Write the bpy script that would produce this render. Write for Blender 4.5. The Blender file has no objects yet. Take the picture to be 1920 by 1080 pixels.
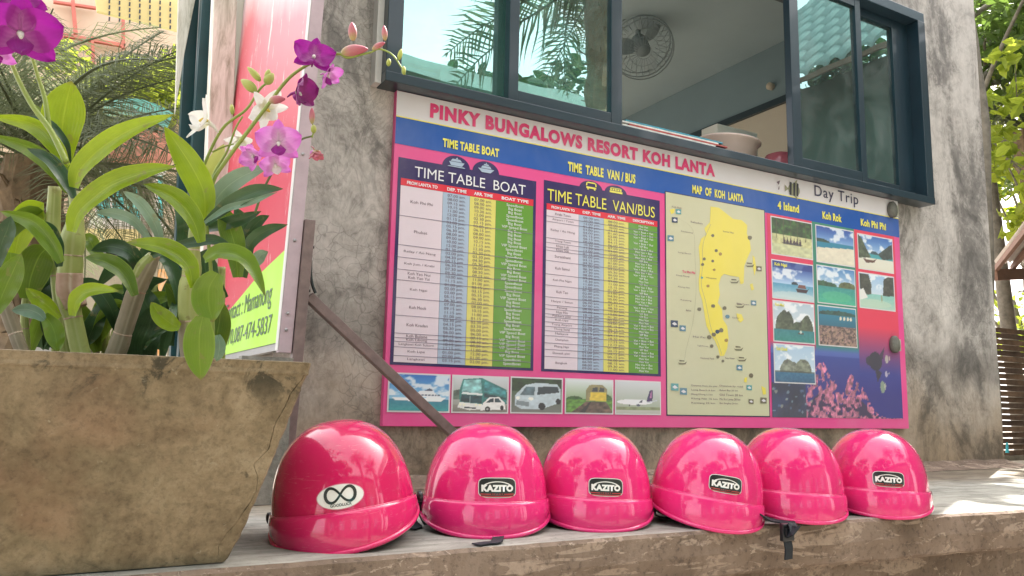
import bpy, bmesh, math, random
import numpy as np
from mathutils import Vector, Matrix, noise as mnoise
random.seed(7); rng = np.random.default_rng(7)
R = math.radians
scene = bpy.context.scene
C = scene.collection

# ------------------------------------------------------------------ camera, sky, sun, exposure
FOC, CAMZ = 1496.4, 0.234
def cam_axes(pitch, az, roll):
    p, a, q = R(pitch), R(az), R(roll)
    f = Vector((math.cos(a)*math.cos(p), math.sin(a)*math.cos(p), math.sin(p)))
    r = Vector((math.sin(a), -math.cos(a), 0)); u = r.cross(f)
    return f, r*math.cos(q)+u*math.sin(q), u*math.cos(q)-r*math.sin(q)
FWD, RGT, UPV = cam_axes(8.286, 60.657, 1.165)
CAM = Vector((0, 0, CAMZ))
cd = bpy.data.cameras.new('camera'); cam = bpy.data.objects.new('camera', cd); C.objects.link(cam)
m = Matrix((RGT, UPV, -FWD)).transposed().to_4x4(); m.translation = CAM
cam.matrix_world = m
cd.sensor_width = 36; cd.lens = FOC/1920*36; cd.clip_end = 500; cd.clip_start = 0.02
scene.camera = cam
SUN_EL, SUN_AZ = 50, 26
w = bpy.data.worlds.new('World'); scene.world = w; w.use_nodes = True
nt = w.node_tree; bg = nt.nodes['Background']
sky = nt.nodes.new('ShaderNodeTexSky'); sky.sky_type = 'NISHITA'; sky.sun_disc = False
sky.sun_elevation = R(SUN_EL); sky.sun_rotation = R(90-SUN_AZ); sky.air_density = .75; sky.dust_density = 6.0; sky.ozone_density = .3
wc = nt.nodes.new('ShaderNodeTexCoord'); wn = nt.nodes.new('ShaderNodeTexNoise'); wn.inputs['Scale'].default_value = 2.2; wn.inputs['Detail'].default_value = 6
wr = nt.nodes.new('ShaderNodeMapRange'); wr.inputs['From Min'].default_value = .38; wr.inputs['From Max'].default_value = .62; wr.inputs['To Min'].default_value = .42; wr.inputs['To Max'].default_value = .92
wm = nt.nodes.new('ShaderNodeMix'); wm.data_type = 'RGBA'; wm.inputs[7].default_value = (5.25, 5.15, 5.1, 1)      # thin bright tropical cloud veil
nt.links.new(wc.outputs['Generated'], wn.inputs['Vector']); nt.links.new(wn.outputs['Fac'], wr.inputs['Value']); nt.links.new(wr.outputs[0], wm.inputs[0]); nt.links.new(sky.outputs[0], wm.inputs[6])
nt.links.new(wm.outputs[2], bg.inputs[0]); bg.inputs[1].default_value = 0.15
sl = bpy.data.lights.new('sun', 'SUN'); so = bpy.data.objects.new('sun', sl); C.objects.link(so)
sl.energy = 4.0; sl.angle = R(.53); sl.color = (1, .95, .88)
sd = Vector((math.cos(R(SUN_AZ))*math.cos(R(SUN_EL)), math.sin(R(SUN_AZ))*math.cos(R(SUN_EL)), math.sin(R(SUN_EL))))
so.rotation_euler = sd.to_track_quat('Z', 'Y').to_euler()
scene.view_settings.view_transform = 'Standard'; scene.view_settings.look = 'None'
scene.view_settings.gamma = 1; scene.view_settings.use_curve_mapping = False
scene.view_settings.exposure = 2.25

# ------------------------------------------------------------------ measuring helpers (pixel of the 1920x1080 photo -> place)
def ray(px, py): return FWD + RGT*((px-960)/FOC) - UPV*((py-540)/FOC)
def P(px, py, d): return CAM + ray(px, py)*d                    # at depth d
def onaxis(px, py, k, v):
    d = ray(px, py); return CAM + d*((v-CAM[k])/d[k])
def PY(px, py, y): return onaxis(px, py, 1, y)
def PX(px, py, x): return onaxis(px, py, 0, x)
def PZ(px, py, z=0): return onaxis(px, py, 2, z)

# ------------------------------------------------------------------ materials
def lin(c):
    return tuple(((v/255)/12.92 if v/255 <= .04045 else ((v/255+.055)/1.055)**2.4) for v in c)
MATS = {}
class NT:
    def __init__(s, name):
        s.m = bpy.data.materials.new(name); s.m.use_nodes = True; s.t = s.m.node_tree; s.b = s.t.nodes['Principled BSDF']
        s.tc = s.n('ShaderNodeTexCoord')
    def n(s, typ, **k):
        x = s.t.nodes.new(typ)
        for a, v in k.items(): setattr(x, a, v)
        return x
    def l(s, a, b): s.t.links.new(a, b)
    def noise(s, scale, detail=4, rough=.6, dist=0, vec=None, stretch=None):
        x = s.n('ShaderNodeTexNoise'); x.inputs['Scale'].default_value = scale; x.inputs['Detail'].default_value = detail
        x.inputs['Roughness'].default_value = rough; x.inputs['Distortion'].default_value = dist
        src = vec or s.tc.outputs['Object']
        if stretch:
            mp = s.n('ShaderNodeMapping'); mp.inputs['Scale'].default_value = stretch; s.l(src, mp.inputs[0]); src = mp.outputs[0]
        s.l(src, x.inputs['Vector']); return x.outputs['Fac']
    def ramp(s, fac, stops, interp='LINEAR'):
        x = s.n('ShaderNodeValToRGB'); x.color_ramp.interpolation = interp
        e = x.color_ramp.elements
        while len(e) < len(stops): e.new(.5)
        for q, (p, c) in zip(e, stops): q.position = p; q.color = (*c, 1) if len(c) == 3 else c
        s.l(fac, x.inputs[0]); return x.outputs[0]
    def mix(s, fac, a, b, mode='MIX'):
        x = s.n('ShaderNodeMix', data_type='RGBA', blend_type=mode)
        if hasattr(fac, 'links') or hasattr(fac, 'is_linked'): s.l(fac, x.inputs[0])
        else: x.inputs[0].default_value = fac
        for v, i in ((a, 6), (b, 7)):
            if isinstance(v, tuple): x.inputs[i].default_value = (*v, 1)
            else: s.l(v, x.inputs[i])
        return x.outputs[2]
    def math(s, op, a, b=None, clamp=False):
        x = s.n('ShaderNodeMath', operation=op); x.use_clamp = clamp
        for v, i in ((a, 0), (b, 1)):
            if v is None: continue
            if isinstance(v, (int, float)): x.inputs[i].default_value = v
            else: s.l(v, x.inputs[i])
        return x.outputs[0]
    def col(s, c): 
        if isinstance(c, tuple): s.b.inputs['Base Color'].default_value = (*c, 1)
        else: s.l(c, s.b.inputs['Base Color'])
    def bump(s, h, strength=.3, dist=.01, chain=None):
        x = s.n('ShaderNodeBump'); x.inputs['Strength'].default_value = strength; x.inputs['Distance'].default_value = dist
        s.l(h, x.inputs['Height']); 
        if chain: s.l(chain, x.inputs['Normal'])
        s.l(x.outputs[0], s.b.inputs['Normal']); return x.outputs[0]
    def rough(s, v): s.b.inputs['Roughness'].default_value = v
def K(v): return (v, v, v)

def plain(name, c, rough=.5, metal=0, var=.15, scale=8, bump=0, coat=0, spec=None, trans=0):
    if name in MATS: return MATS[name]
    s = NT(name); f = s.noise(scale, 5, .65)
    a = tuple(x*(1-var) for x in c); b = tuple(min(1, x*(1+var)) for x in c)
    s.col(s.ramp(f, [(.3, a), (.7, b)])); s.rough(rough); s.b.inputs['Metallic'].default_value = metal
    s.b.inputs['Coat Weight'].default_value = coat
    s.b.inputs['Coat Roughness'].default_value = .05
    if spec is not None: s.b.inputs['Specular IOR Level'].default_value = spec
    if bump: s.bump(s.noise(scale*8, 4), bump, .003)
    if trans: add_trans(s, b, trans)
    MATS[name] = s.m; return s.m
def add_trans(s, c, k):
    out = s.t.nodes['Material Output']; tr = s.n('ShaderNodeBsdfTranslucent'); mx = s.n('ShaderNodeMixShader'); mx.inputs[0].default_value = k
    if isinstance(c, tuple): tr.inputs[0].default_value = (*c[:3], 1)
    else: s.l(c, tr.inputs[0])
    s.l(s.b.outputs[0], mx.inputs[1]); s.l(tr.outputs[0], mx.inputs[2]); s.l(mx.outputs[0], out.inputs[0])

def wall_mat():
    s = NT('polished_cement_wall')
    blot = s.noise(3.0, 10, .67, .6, stretch=(1.25, 1, .7))
    fine = s.noise(17, 8, .72, 1.4)
    vein = s.noise(8, 7, .62, 3.6, stretch=(1.5, 1, .75))
    base = s.ramp(s.math('ADD', s.math('MULTIPLY', blot, .74), s.math('MULTIPLY', fine, .26)),
                  [(.36, (.125, .115, .106)), (.44, (.235, .216, .20)), (.485, (.38, .35, .322)), (.55, (.53, .490, .458)), (.68, (.66, .615, .575))])
    scratch = s.ramp(vein, [(.44, K(1.0)), (.495, K(.72)), (.55, K(1.0))])
    base = s.mix(s.ramp(s.noise(2.3, 3, .5), [(.42, K(.25)), (.58, K(.9))]), base, s.mix(1.0, base, scratch, 'MULTIPLY'))
    # fine crazing: edges of warped cells, in patches
    vo = s.n('ShaderNodeTexVoronoi', feature='DISTANCE_TO_EDGE'); vo.inputs['Scale'].default_value = 26
    wp = s.n('ShaderNodeVectorMath', operation='ADD'); nz = s.n('ShaderNodeTexNoise'); nz.inputs['Scale'].default_value = 6
    mu = s.n('ShaderNodeVectorMath', operation='SCALE'); mu.inputs['Scale'].default_value = .25
    s.l(s.tc.outputs['Object'], nz.inputs['Vector']); s.l(nz.outputs['Color'], mu.inputs[0]); s.l(s.tc.outputs['Object'], wp.inputs[0]); s.l(mu.outputs[0], wp.inputs[1]); s.l(wp.outputs[0], vo.inputs['Vector'])
    craze = s.ramp(vo.outputs['Distance'], [(0, K(.5)), (.04, K(1))])
    patch = s.ramp(s.noise(1.9, 3, .5, .4), [(.5, K(0)), (.6, K(.75))])
    base = s.mix(patch, base, s.mix(1.0, base, craze, 'MULTIPLY'))
    drip = s.ramp(s.noise(5, 7, .65, .4, stretch=(3.2, 1, .16)), [(.34, K(.74)), (.47, K(1))]); base = s.mix(.35, base, drip, 'MULTIPLY')
    # brown foot: bounced light and stain put into the colour, ragged upper edge
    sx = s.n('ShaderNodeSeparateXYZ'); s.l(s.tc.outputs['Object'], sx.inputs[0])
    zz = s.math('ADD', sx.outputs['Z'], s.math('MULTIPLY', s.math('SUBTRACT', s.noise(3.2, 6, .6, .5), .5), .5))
    foot_brown = s.ramp(zz, [(.0, K(1)), (.18, K(.8)), (.36, K(.38)), (.62, K(0))])
    browned = s.mix(1.0, base, (.62, .50, .36), 'MULTIPLY')
    base = s.mix(foot_brown, base, browned)
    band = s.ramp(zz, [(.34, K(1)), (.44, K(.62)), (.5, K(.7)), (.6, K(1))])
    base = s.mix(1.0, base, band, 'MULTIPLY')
    s.col(base); s.rough(.62)
    s.bump(s.math('ADD', fine, s.math('MULTIPLY', vein, .5)), .22, .006)
    return s.m
def slab_top_mat():
    s = NT('worn_concrete_top')
    a = s.noise(7, 9, .7, .6); b = s.noise(60, 6, .7); st = s.noise(9, 7, .6, 1.2, stretch=(.5, 3, 1))
    base = s.ramp(s.math('ADD', s.math('MULTIPLY', a, .5), s.math('MULTIPLY', st, .5)), [(.33, (.15, .15, .13)), (.46, (.26, .255, .225)), (.55, (.36, .355, .315)), (.7, (.46, .45, .41))])
    sx = s.n('ShaderNodeSeparateXYZ'); s.l(s.tc.outputs['Object'], sx.inputs[0])
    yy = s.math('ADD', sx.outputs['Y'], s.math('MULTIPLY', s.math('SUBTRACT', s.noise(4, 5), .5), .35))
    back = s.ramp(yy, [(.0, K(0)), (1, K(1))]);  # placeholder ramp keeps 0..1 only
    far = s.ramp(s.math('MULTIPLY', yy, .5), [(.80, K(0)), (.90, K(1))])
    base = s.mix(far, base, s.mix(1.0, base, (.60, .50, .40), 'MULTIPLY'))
    speck = s.ramp(b, [(.33, K(.6)), (.42, K(1))]); base = s.mix(1.0, base, speck, 'MULTIPLY')
    s.col(base); s.rough(.8); s.bump(s.math('ADD', a, s.math('MULTIPLY', b, .6)), .5, .006); return s.m
def slab_side_mat():
    s = NT('peeling_brown_render')
    a = s.noise(5, 8, .65, .8); p = s.noise(11, 8, .6, 1.6, stretch=(.45, 1, 2.2)); g = s.noise(70, 5, .7)
    base = s.ramp(a, [(.3, (.12, .082, .058)), (.5, (.20, .142, .105)), (.7, (.275, .205, .16))])
    peel = s.ramp(p, [(.55, K(0)), (.575, K(1))])
    base = s.mix(peel, base, s.ramp(g, [(.3, (.26, .19, .145)), (.7, (.37, .28, .215))]))
    base = s.mix(1.0, base, s.ramp(g, [(.32, K(.5)), (.48, K(1))]), 'MULTIPLY')
    chip = s.ramp(s.noise(34, 6, .75, 1.5, stretch=(.7, 1, 1.4)), [(.60, K(0)), (.64, K(.8))]); base = s.mix(chip, base, (.42, .33, .26))
    s.col(base); s.rough(.85); s.bump(s.math('ADD', s.math('MULTIPLY', peel, -.4), g), .55, .005); return s.m
def planter_mat():
    s = NT('mossy_terracotta_concrete')
    a = s.noise(6, 9, .66, .7); b = s.noise(21, 8, .7, .8); g = s.noise(120, 4, .7); d = s.noise(13, 7, .7, 1.0)
    base = s.ramp(s.math('ADD', s.math('MULTIPLY', a, .42), s.math('ADD', s.math('MULTIPLY', b, .36), s.math('MULTIPLY', s.noise(75, 6, .75), .22))), [(.36, (.105, .075, .042)), (.45, (.19, .140, .083)), (.52, (.26, .196, .120)), (.63, (.36, .282, .185))])
    pink = s.ramp(s.noise(4, 4, .5, .3), [(.58, K(0)), (.72, K(.5))]); base = s.mix(pink, base, (.28, .15, .09))
    grn = s.ramp(s.noise(5.3, 5, .6, .4), [(.5, K(0)), (.68, K(.28))]); base = s.mix(grn, base, (.105, .10, .042))
    sx = s.n('ShaderNodeSeparateXYZ'); s.l(s.tc.outputs['Object'], sx.inputs[0])
    top = s.ramp(s.math('MULTIPLY', sx.outputs['Z'], 3.3), [(.68, K(0)), (.86, K(1))]); bot = s.ramp(s.math('MULTIPLY', sx.outputs['Z'], 3.3), [(.0, K(1)), (.09, K(0))])
    algae = s.ramp(d, [(.55, K(0)), (.62, K(.9))])
    base = s.mix(s.math('MULTIPLY', algae, s.math('MAXIMUM', top, bot)), base, (.045, .04, .025))
    base = s.mix(.9, base, s.ramp(g, [(.35, K(.72)), (.5, K(1))]), 'MULTIPLY')
    pit = s.ramp(s.noise(42, 5, .6, .2), [(.25, K(.4)), (.29, K(1))]); base = s.mix(1.0, base, pit, 'MULTIPLY')
    lime = s.ramp(s.noise(48, 6, .7, .8), [(.64, K(0)), (.72, K(.5))]); base = s.mix(lime, base, (.42, .38, .28))
    s.col(base); s.rough(.85); s.bump(s.math('ADD', s.math('ADD', b, s.math('MULTIPLY', g, .6)), s.math('MULTIPLY', pit, .5)), .6, .004); return s.m
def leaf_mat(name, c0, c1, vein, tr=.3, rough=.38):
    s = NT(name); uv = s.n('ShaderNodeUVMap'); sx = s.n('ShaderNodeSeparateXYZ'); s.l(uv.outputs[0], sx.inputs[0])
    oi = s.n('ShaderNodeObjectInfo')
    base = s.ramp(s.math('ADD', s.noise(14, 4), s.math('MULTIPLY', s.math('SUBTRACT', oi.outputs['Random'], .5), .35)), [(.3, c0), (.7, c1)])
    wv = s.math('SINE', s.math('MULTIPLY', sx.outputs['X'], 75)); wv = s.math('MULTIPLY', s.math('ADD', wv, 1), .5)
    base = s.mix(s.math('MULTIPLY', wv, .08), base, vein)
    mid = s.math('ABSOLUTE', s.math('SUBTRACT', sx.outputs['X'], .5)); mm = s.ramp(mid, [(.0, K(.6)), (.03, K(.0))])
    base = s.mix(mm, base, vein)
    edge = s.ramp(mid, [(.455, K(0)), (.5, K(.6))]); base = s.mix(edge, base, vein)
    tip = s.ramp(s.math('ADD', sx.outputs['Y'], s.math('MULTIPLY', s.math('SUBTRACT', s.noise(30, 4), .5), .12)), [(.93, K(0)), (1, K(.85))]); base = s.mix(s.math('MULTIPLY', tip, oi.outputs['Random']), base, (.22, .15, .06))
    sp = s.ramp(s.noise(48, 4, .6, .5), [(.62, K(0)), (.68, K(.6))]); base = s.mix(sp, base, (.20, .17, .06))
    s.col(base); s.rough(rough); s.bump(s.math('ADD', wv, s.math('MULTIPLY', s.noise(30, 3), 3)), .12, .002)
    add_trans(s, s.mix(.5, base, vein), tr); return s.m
def petal_mat(name, c_out, c_mid, c_in, tr=.45):
    s = NT(name); uv = s.n('ShaderNodeUVMap'); sx = s.n('ShaderNodeSeparateXYZ'); s.l(uv.outputs[0], sx.inputs[0])
    f = s.math('ADD', sx.outputs['Y'], s.math('MULTIPLY', s.math('SUBTRACT', s.noise(60, 3), .5), .25))
    base = s.ramp(f, [(.05, c_in), (.35, c_mid), (.85, c_out)])
    wv = s.math('SINE', s.math('MULTIPLY', sx.outputs['X'], 60)); wv = s.math('MULTIPLY', s.math('ADD', wv, 1), .5)
    base = s.mix(s.math('MULTIPLY', wv, .22), base, c_out)
    s.col(base); s.rough(.55); s.b.inputs['Sheen Weight'].default_value = .2
    s.bump(wv, .1, .001)
    add_trans(s, base, tr); return s.m
def paint_mat(name, c, rough=.22):
    s = NT(name)
    base = s.ramp(s.noise(6, 3), [(.3, tuple(x*.93 for x in c)), (.7, c)])
    dust = s.ramp(s.noise(38, 6, .7, .6), [(.60, K(0)), (.75, K(.06))]); base = s.mix(dust, base, (.75, .55, .6))
    s.col(base); s.rough(rough); s.b.inputs['Coat Weight'].default_value = 1; s.b.inputs['Coat Roughness'].default_value = .045
    s.b.inputs['Specular IOR Level'].default_value = .15
    scr = s.ramp(s.noise(26, 3, .5, 2.5, stretch=(1, 1, 7)), [(.655, K(0)), (.665, K(.06))]); base2 = s.mix(scr, base, (.85, .62, .70)); s.l(base2, s.b.inputs['Base Color'])
    sp_ = s.ramp(s.noise(160, 3, .6), [(.70, K(0)), (.74, K(.07))]); base3 = s.mix(sp_, base2, (.55, .45, .42)); s.l(base3, s.b.inputs['Base Color']); s.bump(s.noise(9, 2), .03, .004)
    return s.m
def glass_mat(name, tint, gloss, fac):
    s = NT(name); out = s.t.nodes['Material Output']
    t = s.n('ShaderNodeBsdfTransparent'); t.inputs[0].default_value = (*tint, 1)
    g = s.n('ShaderNodeBsdfGlossy'); g.inputs['Roughness'].default_value = .0; g.inputs[0].default_value = (*gloss, 1)
    # rolled glass is never quite flat
    bp = s.n('ShaderNodeBump'); bp.inputs['Strength'].default_value = .05; bp.inputs['Distance'].default_value = .02
    s.l(s.noise(2.2, 2), bp.inputs['Height']); s.l(bp.outputs[0], g.inputs['Normal'])
    fr = s.n('ShaderNodeFresnel'); fr.inputs[0].default_value = 1.5
    f = s.math('ADD', fr.outputs[0], fac, clamp=True)
    mx = s.n('ShaderNodeMixShader'); s.l(f, mx.inputs[0]); s.l(t.outputs[0], mx.inputs[1]); s.l(g.outputs[0], mx.inputs[2])
    df = s.n('ShaderNodeBsdfDiffuse'); df.inputs[0].default_value = (.55, .60, .60, 1); m2 = s.n('ShaderNodeMixShader')      # dust film and smudges that put haze into the panes
    s.l(s.math('ADD', s.math('MULTIPLY', s.ramp(s.noise(4, 6, .7, 1.2), [(.45, K(0)), (.75, K(1))]), .12), .04), m2.inputs[0]); s.l(mx.outputs[0], m2.inputs[1]); s.l(df.outputs[0], m2.inputs[2]); s.l(m2.outputs[0], out.inputs[0])
    s.t.nodes.remove(s.b); return s.m
def print_mat(name, c, rough=.46):
    if name in MATS: return MATS[name]
    s = NT(name); base = s.ramp(s.noise(5, 5), [(.3, tuple(x*.93 for x in c)), (.75, c)])
    dirt = s.ramp(s.noise(16, 7, .7, .7), [(.62, K(0)), (.8, K(.16))]); base = s.mix(dirt, base, (.4, .36, .3)); fade = s.ramp(s.noise(2.1, 5, .6, .5), [(.42, K(0)), (.7, K(.13))]); base = s.mix(fade, base, (.62, .60, .60)); s.bump(s.noise(3.5, 3), .12, .01)
    s.col(base); s.rough(rough); MATS[name] = s.m; return s.m
def photo_mat():
    s = NT('printed_photo'); a = s.n('ShaderNodeAttribute'); a.attribute_name = 'Col'; s.col(s.mix(.10, a.outputs['Color'], (.62, .60, .62))); s.rough(.4); return s.m

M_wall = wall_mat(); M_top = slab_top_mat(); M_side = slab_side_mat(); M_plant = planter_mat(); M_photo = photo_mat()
M_leafA = leaf_mat('bright_leaf', (.13, .22, .004), (.26, .38, .010), (.40, .50, .04), .36, .27)  # lit tone put into the leaf colour; the dark copy serves undersides
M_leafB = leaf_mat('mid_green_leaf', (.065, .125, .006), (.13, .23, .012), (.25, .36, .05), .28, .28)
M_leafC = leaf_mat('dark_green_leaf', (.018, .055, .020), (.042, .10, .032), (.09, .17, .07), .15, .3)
M_leafD = leaf_mat('blue_green_leaf', (.10, .19, .12), (.20, .30, .20), (.35, .46, .33), .2)
M_cane = leaf_mat('green_cane', (.20, .25, .05), (.34, .38, .12), (.42, .44, .2), .05, .45)
M_caneB = leaf_mat('papery_brown_cane', (.17, .14, .09), (.33, .27, .19), (.42, .36, .28), .0, .7)
M_husk = leaf_mat('dry_husk', (.30, .18, .12), (.55, .42, .34), (.62, .52, .44), .0, .75)
M_stem = plain('flower_stem_green', (.22, .29, .05), .45, scale=20)
M_stemD = plain('flower_stem_dark', (.10, .13, .04), .45, scale=20)
M_mag = petal_mat('magenta_petal', (.30, .006, .27), (.38, .018, .33), (.60, .22, .52))
M_magD = petal_mat('deep_magenta_petal', (.20, .002, .14), (.26, .004, .18), (.4, .05, .3), .3)
M_lil = petal_mat('lilac_petal', (.60, .16, .56), (.66, .30, .62), (.75, .62, .70))
M_white = petal_mat('white_petal', (.80, .79, .76), (.80, .79, .74), (.70, .72, .45), .35)
M_budp = petal_mat('pink_bud', (.50, .12, .18), (.52, .22, .22), (.42, .42, .16), .25)
M_budg = petal_mat('yellow_green_bud', (.50, .52, .16), (.46, .50, .12), (.32, .40, .08), .3)
M_yel = plain('yellow_throat', (.6, .42, .05), .5)
M_frame = plain('dark_blue_grey_aluminium', (.010, .028, .042), .32, .0, .12, 5, coat=.3)
M_frameL = plain('frame_highlight', (.028, .054, .078), .3, .0, .1, 5, coat=.3)  # lighter copy of the frame paint, its highlights put into the colour
M_black = plain('black_plastic', (.012, .013, .016), .35, coat=.2)
M_strap = plain('black_webbing', (.010, .015, .022), .75, scale=60, bump=.3)
M_pole = plain('brown_painted_steel', (.175, .125, .118), .42, scale=30, var=.25, bump=.1)
M_mauve = plain('mauve_aluminium', (.46, .36, .40), .4, scale=20, var=.1)
M_steel = plain('grey_steel', (.33, .33, .33), .4, .6)
M_whitep = plain('white_paint', (.60, .59, .57), .5, var=.06)
M_pinkH = paint_mat('glossy_pink_helmet', (.70, .022, .165)); M_redH = paint_mat('glossy_crimson_helmet', (.58, .012, .10))
M_pinkV = paint_mat('glossy_pink_visor', (.73, .027, .18), .25); M_redV = paint_mat('glossy_crimson_visor', (.66, .018, .13), .25)
M_soil = plain('potting_bark', (.06, .04, .025), .9, scale=60, bump=.6, var=.5)

# ------------------------------------------------------------------ mesh helpers
def tag(o, label=None, cat=None, group=None, kind=None):
    for k, v in (('label', label), ('category', cat), ('group', group), ('kind', kind)):
        if v: o[k] = v
    return o
def empty(name, loc, label, cat, group=None, rot=(0, 0, 0)):
    o = bpy.data.objects.new(name, None); C.objects.link(o); o.location = loc; o.rotation_euler = rot; o.empty_display_size = .05
    return tag(o, label, cat, group)
def link(name, me, parent=None, loc=None, label=None):
    o = bpy.data.objects.new(name, me); C.objects.link(o)
    if parent: o.parent = parent
    if loc is not None: o.location = loc
    if label: o['label'] = label
    return o
class MB:
    def __init__(s): s.v = []; s.f = []; s.mi = []; s.uv = []; s.m = 0
    def add(s, vs, fs, uvs=None):
        b = len(s.v); s.v += [tuple(x) for x in vs]; s.f += [tuple(b+i for i in f) for f in fs]; s.mi += [s.m]*len(fs)
        s.uv += list(uvs) if uvs else [(.3, .5)]*len(vs)
    def box(s, x0, x1, y0, y1, z0, z1, M=None):
        vs = [Vector((x, y, z)) for x in (x0, x1) for y in (y0, y1) for z in (z0, z1)]
        if M: vs = [M @ v for v in vs]
        s.add(vs, [(0, 1, 3, 2), (4, 6, 7, 5), (0, 4, 5, 1), (2, 3, 7, 6), (0, 2, 6, 4), (1, 5, 7, 3)])
    def quad(s, a, b, c, d): s.add([a, b, c, d], [(0, 1, 2, 3)])
    def poly(s, pts): s.add(pts, [tuple(range(len(pts)))])
    def tube(s, pts, rad, n=10, cap=True, uvrep=1):
        pts = [Vector(p) for p in pts]; N = len(pts)
        rad = rad if isinstance(rad, (list, tuple)) else [rad]*N
        t0 = (pts[1]-pts[0]).normalized(); ref = Vector((0, 0, 1)) if abs(t0.z) < .9 else Vector((1, 0, 0)); a = t0.cross(ref).normalized()
        vs = []; uv = []
        for i in range(N):
            t = (pts[min(i+1, N-1)]-pts[max(i-1, 0)]).normalized(); a = (a-t*a.dot(t)).normalized(); b = t.cross(a)
            for k in range(n):
                q = 2*math.pi*k/n; vs.append(pts[i]+(a*math.cos(q)+b*math.sin(q))*rad[i]); uv.append((k/n, i/(N-1)))
        fs = [(i*n+k, i*n+(k+1) % n, (i+1)*n+(k+1) % n, (i+1)*n+k) for i in range(N-1) for k in range(n)]
        if cap: fs += [tuple(range(n-1, -1, -1)), tuple((N-1)*n+k for k in range(n))]
        s.add(vs, fs, uv)
    def bar(s, a, b, wv, h, up=Vector((0, 0, 1))):       # rectangular bar a->b, half sizes wv, h
        a, b = Vector(a), Vector(b); t = (b-a).normalized(); sdv = t.cross(up).normalized(); u2 = sdv.cross(t)
        vs = [p+sdv*i*wv+u2*j*h for p in (a, b) for i, j in ((-1, -1), (1, -1), (1, 1), (-1, 1))]
        s.add(vs, [(3, 2, 1, 0), (4, 5, 6, 7), (0, 1, 5, 4), (1, 2, 6, 5), (2, 3, 7, 6), (3, 0, 4, 7)])
    def ribbon(s, pts, side, wd, th):                    # flat closed strap through pts
        pts = [Vector(p) for p in pts]; side = Vector(side).normalized(); N = len(pts); vs = []
        for i in range(N):
            t = (pts[min(i+1, N-1)]-pts[max(i-1, 0)]).normalized(); nn = t.cross(side).normalized(); sv = nn.cross(t).normalized()
            for a, b in ((-1, -1), (1, -1), (1, 1), (-1, 1)): vs.append(pts[i]+sv*a*wd/2+nn*b*th/2)
        fs = [(i*4+k, i*4+(k+1) % 4, (i+1)*4+(k+1) % 4, (i+1)*4+k) for i in range(N-1) for k in range(4)] + [(3, 2, 1, 0), tuple((N-1)*4+k for k in range(4))]
        s.add(vs, fs)
    def mesh(s, name, mats, smooth=False, bevel=0):
        me = bpy.data.meshes.new(name); me.from_pydata(s.v, [], s.f)
        for x in (mats if isinstance(mats, (list, tuple)) else [mats]): me.materials.append(x)
        me.polygons.foreach_set('material_index', s.mi)
        uvl = me.uv_layers.new(name='UVMap'); li = np.empty(len(me.loops), int); me.loops.foreach_get('vertex_index', li)
        uvl.data.foreach_set('uv', np.array(s.uv, dtype=float)[li].ravel())
        if smooth: me.polygons.foreach_set('use_smooth', [True]*len(me.polygons))
        if bevel:
            bm = bmesh.new(); bm.from_mesh(me); bmesh.ops.recalc_face_normals(bm, faces=bm.faces)
            bmesh.ops.bevel(bm, geom=[e for e in bm.edges if e.is_manifold and e.calc_face_angle(0) > .6], offset=bevel, segments=2, affect='EDGES', profile=.6)
            bm.to_mesh(me); bm.free()
        me.update(); return me
    def build(s, name, mats, parent=None, smooth=False, bevel=0, label=None):
        return link(name, s.mesh(name, mats, smooth, bevel), parent, label=label)
def spline(pts, n):
    """Catmull-Rom through Vectors"""
    pts = [Vector(p) for p in pts]
    if len(pts) == 2: return [pts[0].lerp(pts[1], i/(n-1)) for i in range(n)]
    q = [pts[0]*2-pts[1]]+pts+[pts[-1]*2-pts[-2]]; out = []
    for i in range(n):
        t = i/(n-1)*(len(pts)-1); k = min(int(t), len(pts)-2); t -= k; a, b, c, d = q[k:k+4]
        out.append(.5*((2*b)+(-a+c)*t+(2*a-5*b+4*c-d)*t*t+(-a+3*b-3*c+d)*t**3))
    return out
def interp(v, n):
    return [float(np.interp(i/(n-1)*(len(v)-1), range(len(v)), v)) for i in range(n)]
TXT = {}
def text_mesh(s, bold=0., align='LEFT', space=1., line=1.):
    key = (s, bold, align, space, line)
    if key in TXT: return TXT[key]
    cu = bpy.data.curves.new('lettering', 'FONT'); cu.body = s; cu.offset = bold; cu.align_x = align; cu.space_character = space; cu.space_line = line
    cu.resolution_u = 3; cu.fill_mode = 'BOTH'; cu.extrude = 0
    o = bpy.data.objects.new('t', cu); C.objects.link(o); bpy.context.view_layer.update()
    me = bpy.data.meshes.new_from_object(o.evaluated_get(bpy.context.evaluated_depsgraph_get())); bpy.data.objects.remove(o); bpy.data.curves.remove(cu)
    v = np.empty(len(me.vertices)*3); me.vertices.foreach_get('co', v); v = v.reshape(-1, 3)
    f = [tuple(p.vertices) for p in me.polygons]; TXT[key] = (v, f); return v, f
def text_fit(parent, s, x0, x1, z0, z1, y, mat, bold=0., align='CENTER', name='lettering', space=1., line=1., kind=None, shear=0):
    """flat print on a plane that faces -y"""
    v, f = text_mesh(s, bold, align, space, line); mn, mx = v.min(0), v.max(0)
    q = (v-mn)/(np.maximum(mx-mn, 1e-6)); zz = z0+q[:, 1]*(z1-z0)
    V = np.stack([x0+q[:, 0]*(x1-x0)+(zz-z0)*shear, np.full(len(v), y), zz], 1)
    me = bpy.data.meshes.new(name); me.from_pydata(V.tolist(), [], f); me.materials.append(mat)
    o = link(name, me, parent)
    if kind: o['kind'] = kind
    return o
def flat(parent, name, pts, y, mat, label=None):
    b = MB(); b.poly([(x, y, z) for x, z in pts]); return b.build(name, mat, parent, label=label)
def rect(parent, name, x0, x1, z0, z1, y, mat, label=None): return flat(parent, name, [(x0, z0), (x1, z0), (x1, z1), (x0, z1)], y, mat, label)

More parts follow.
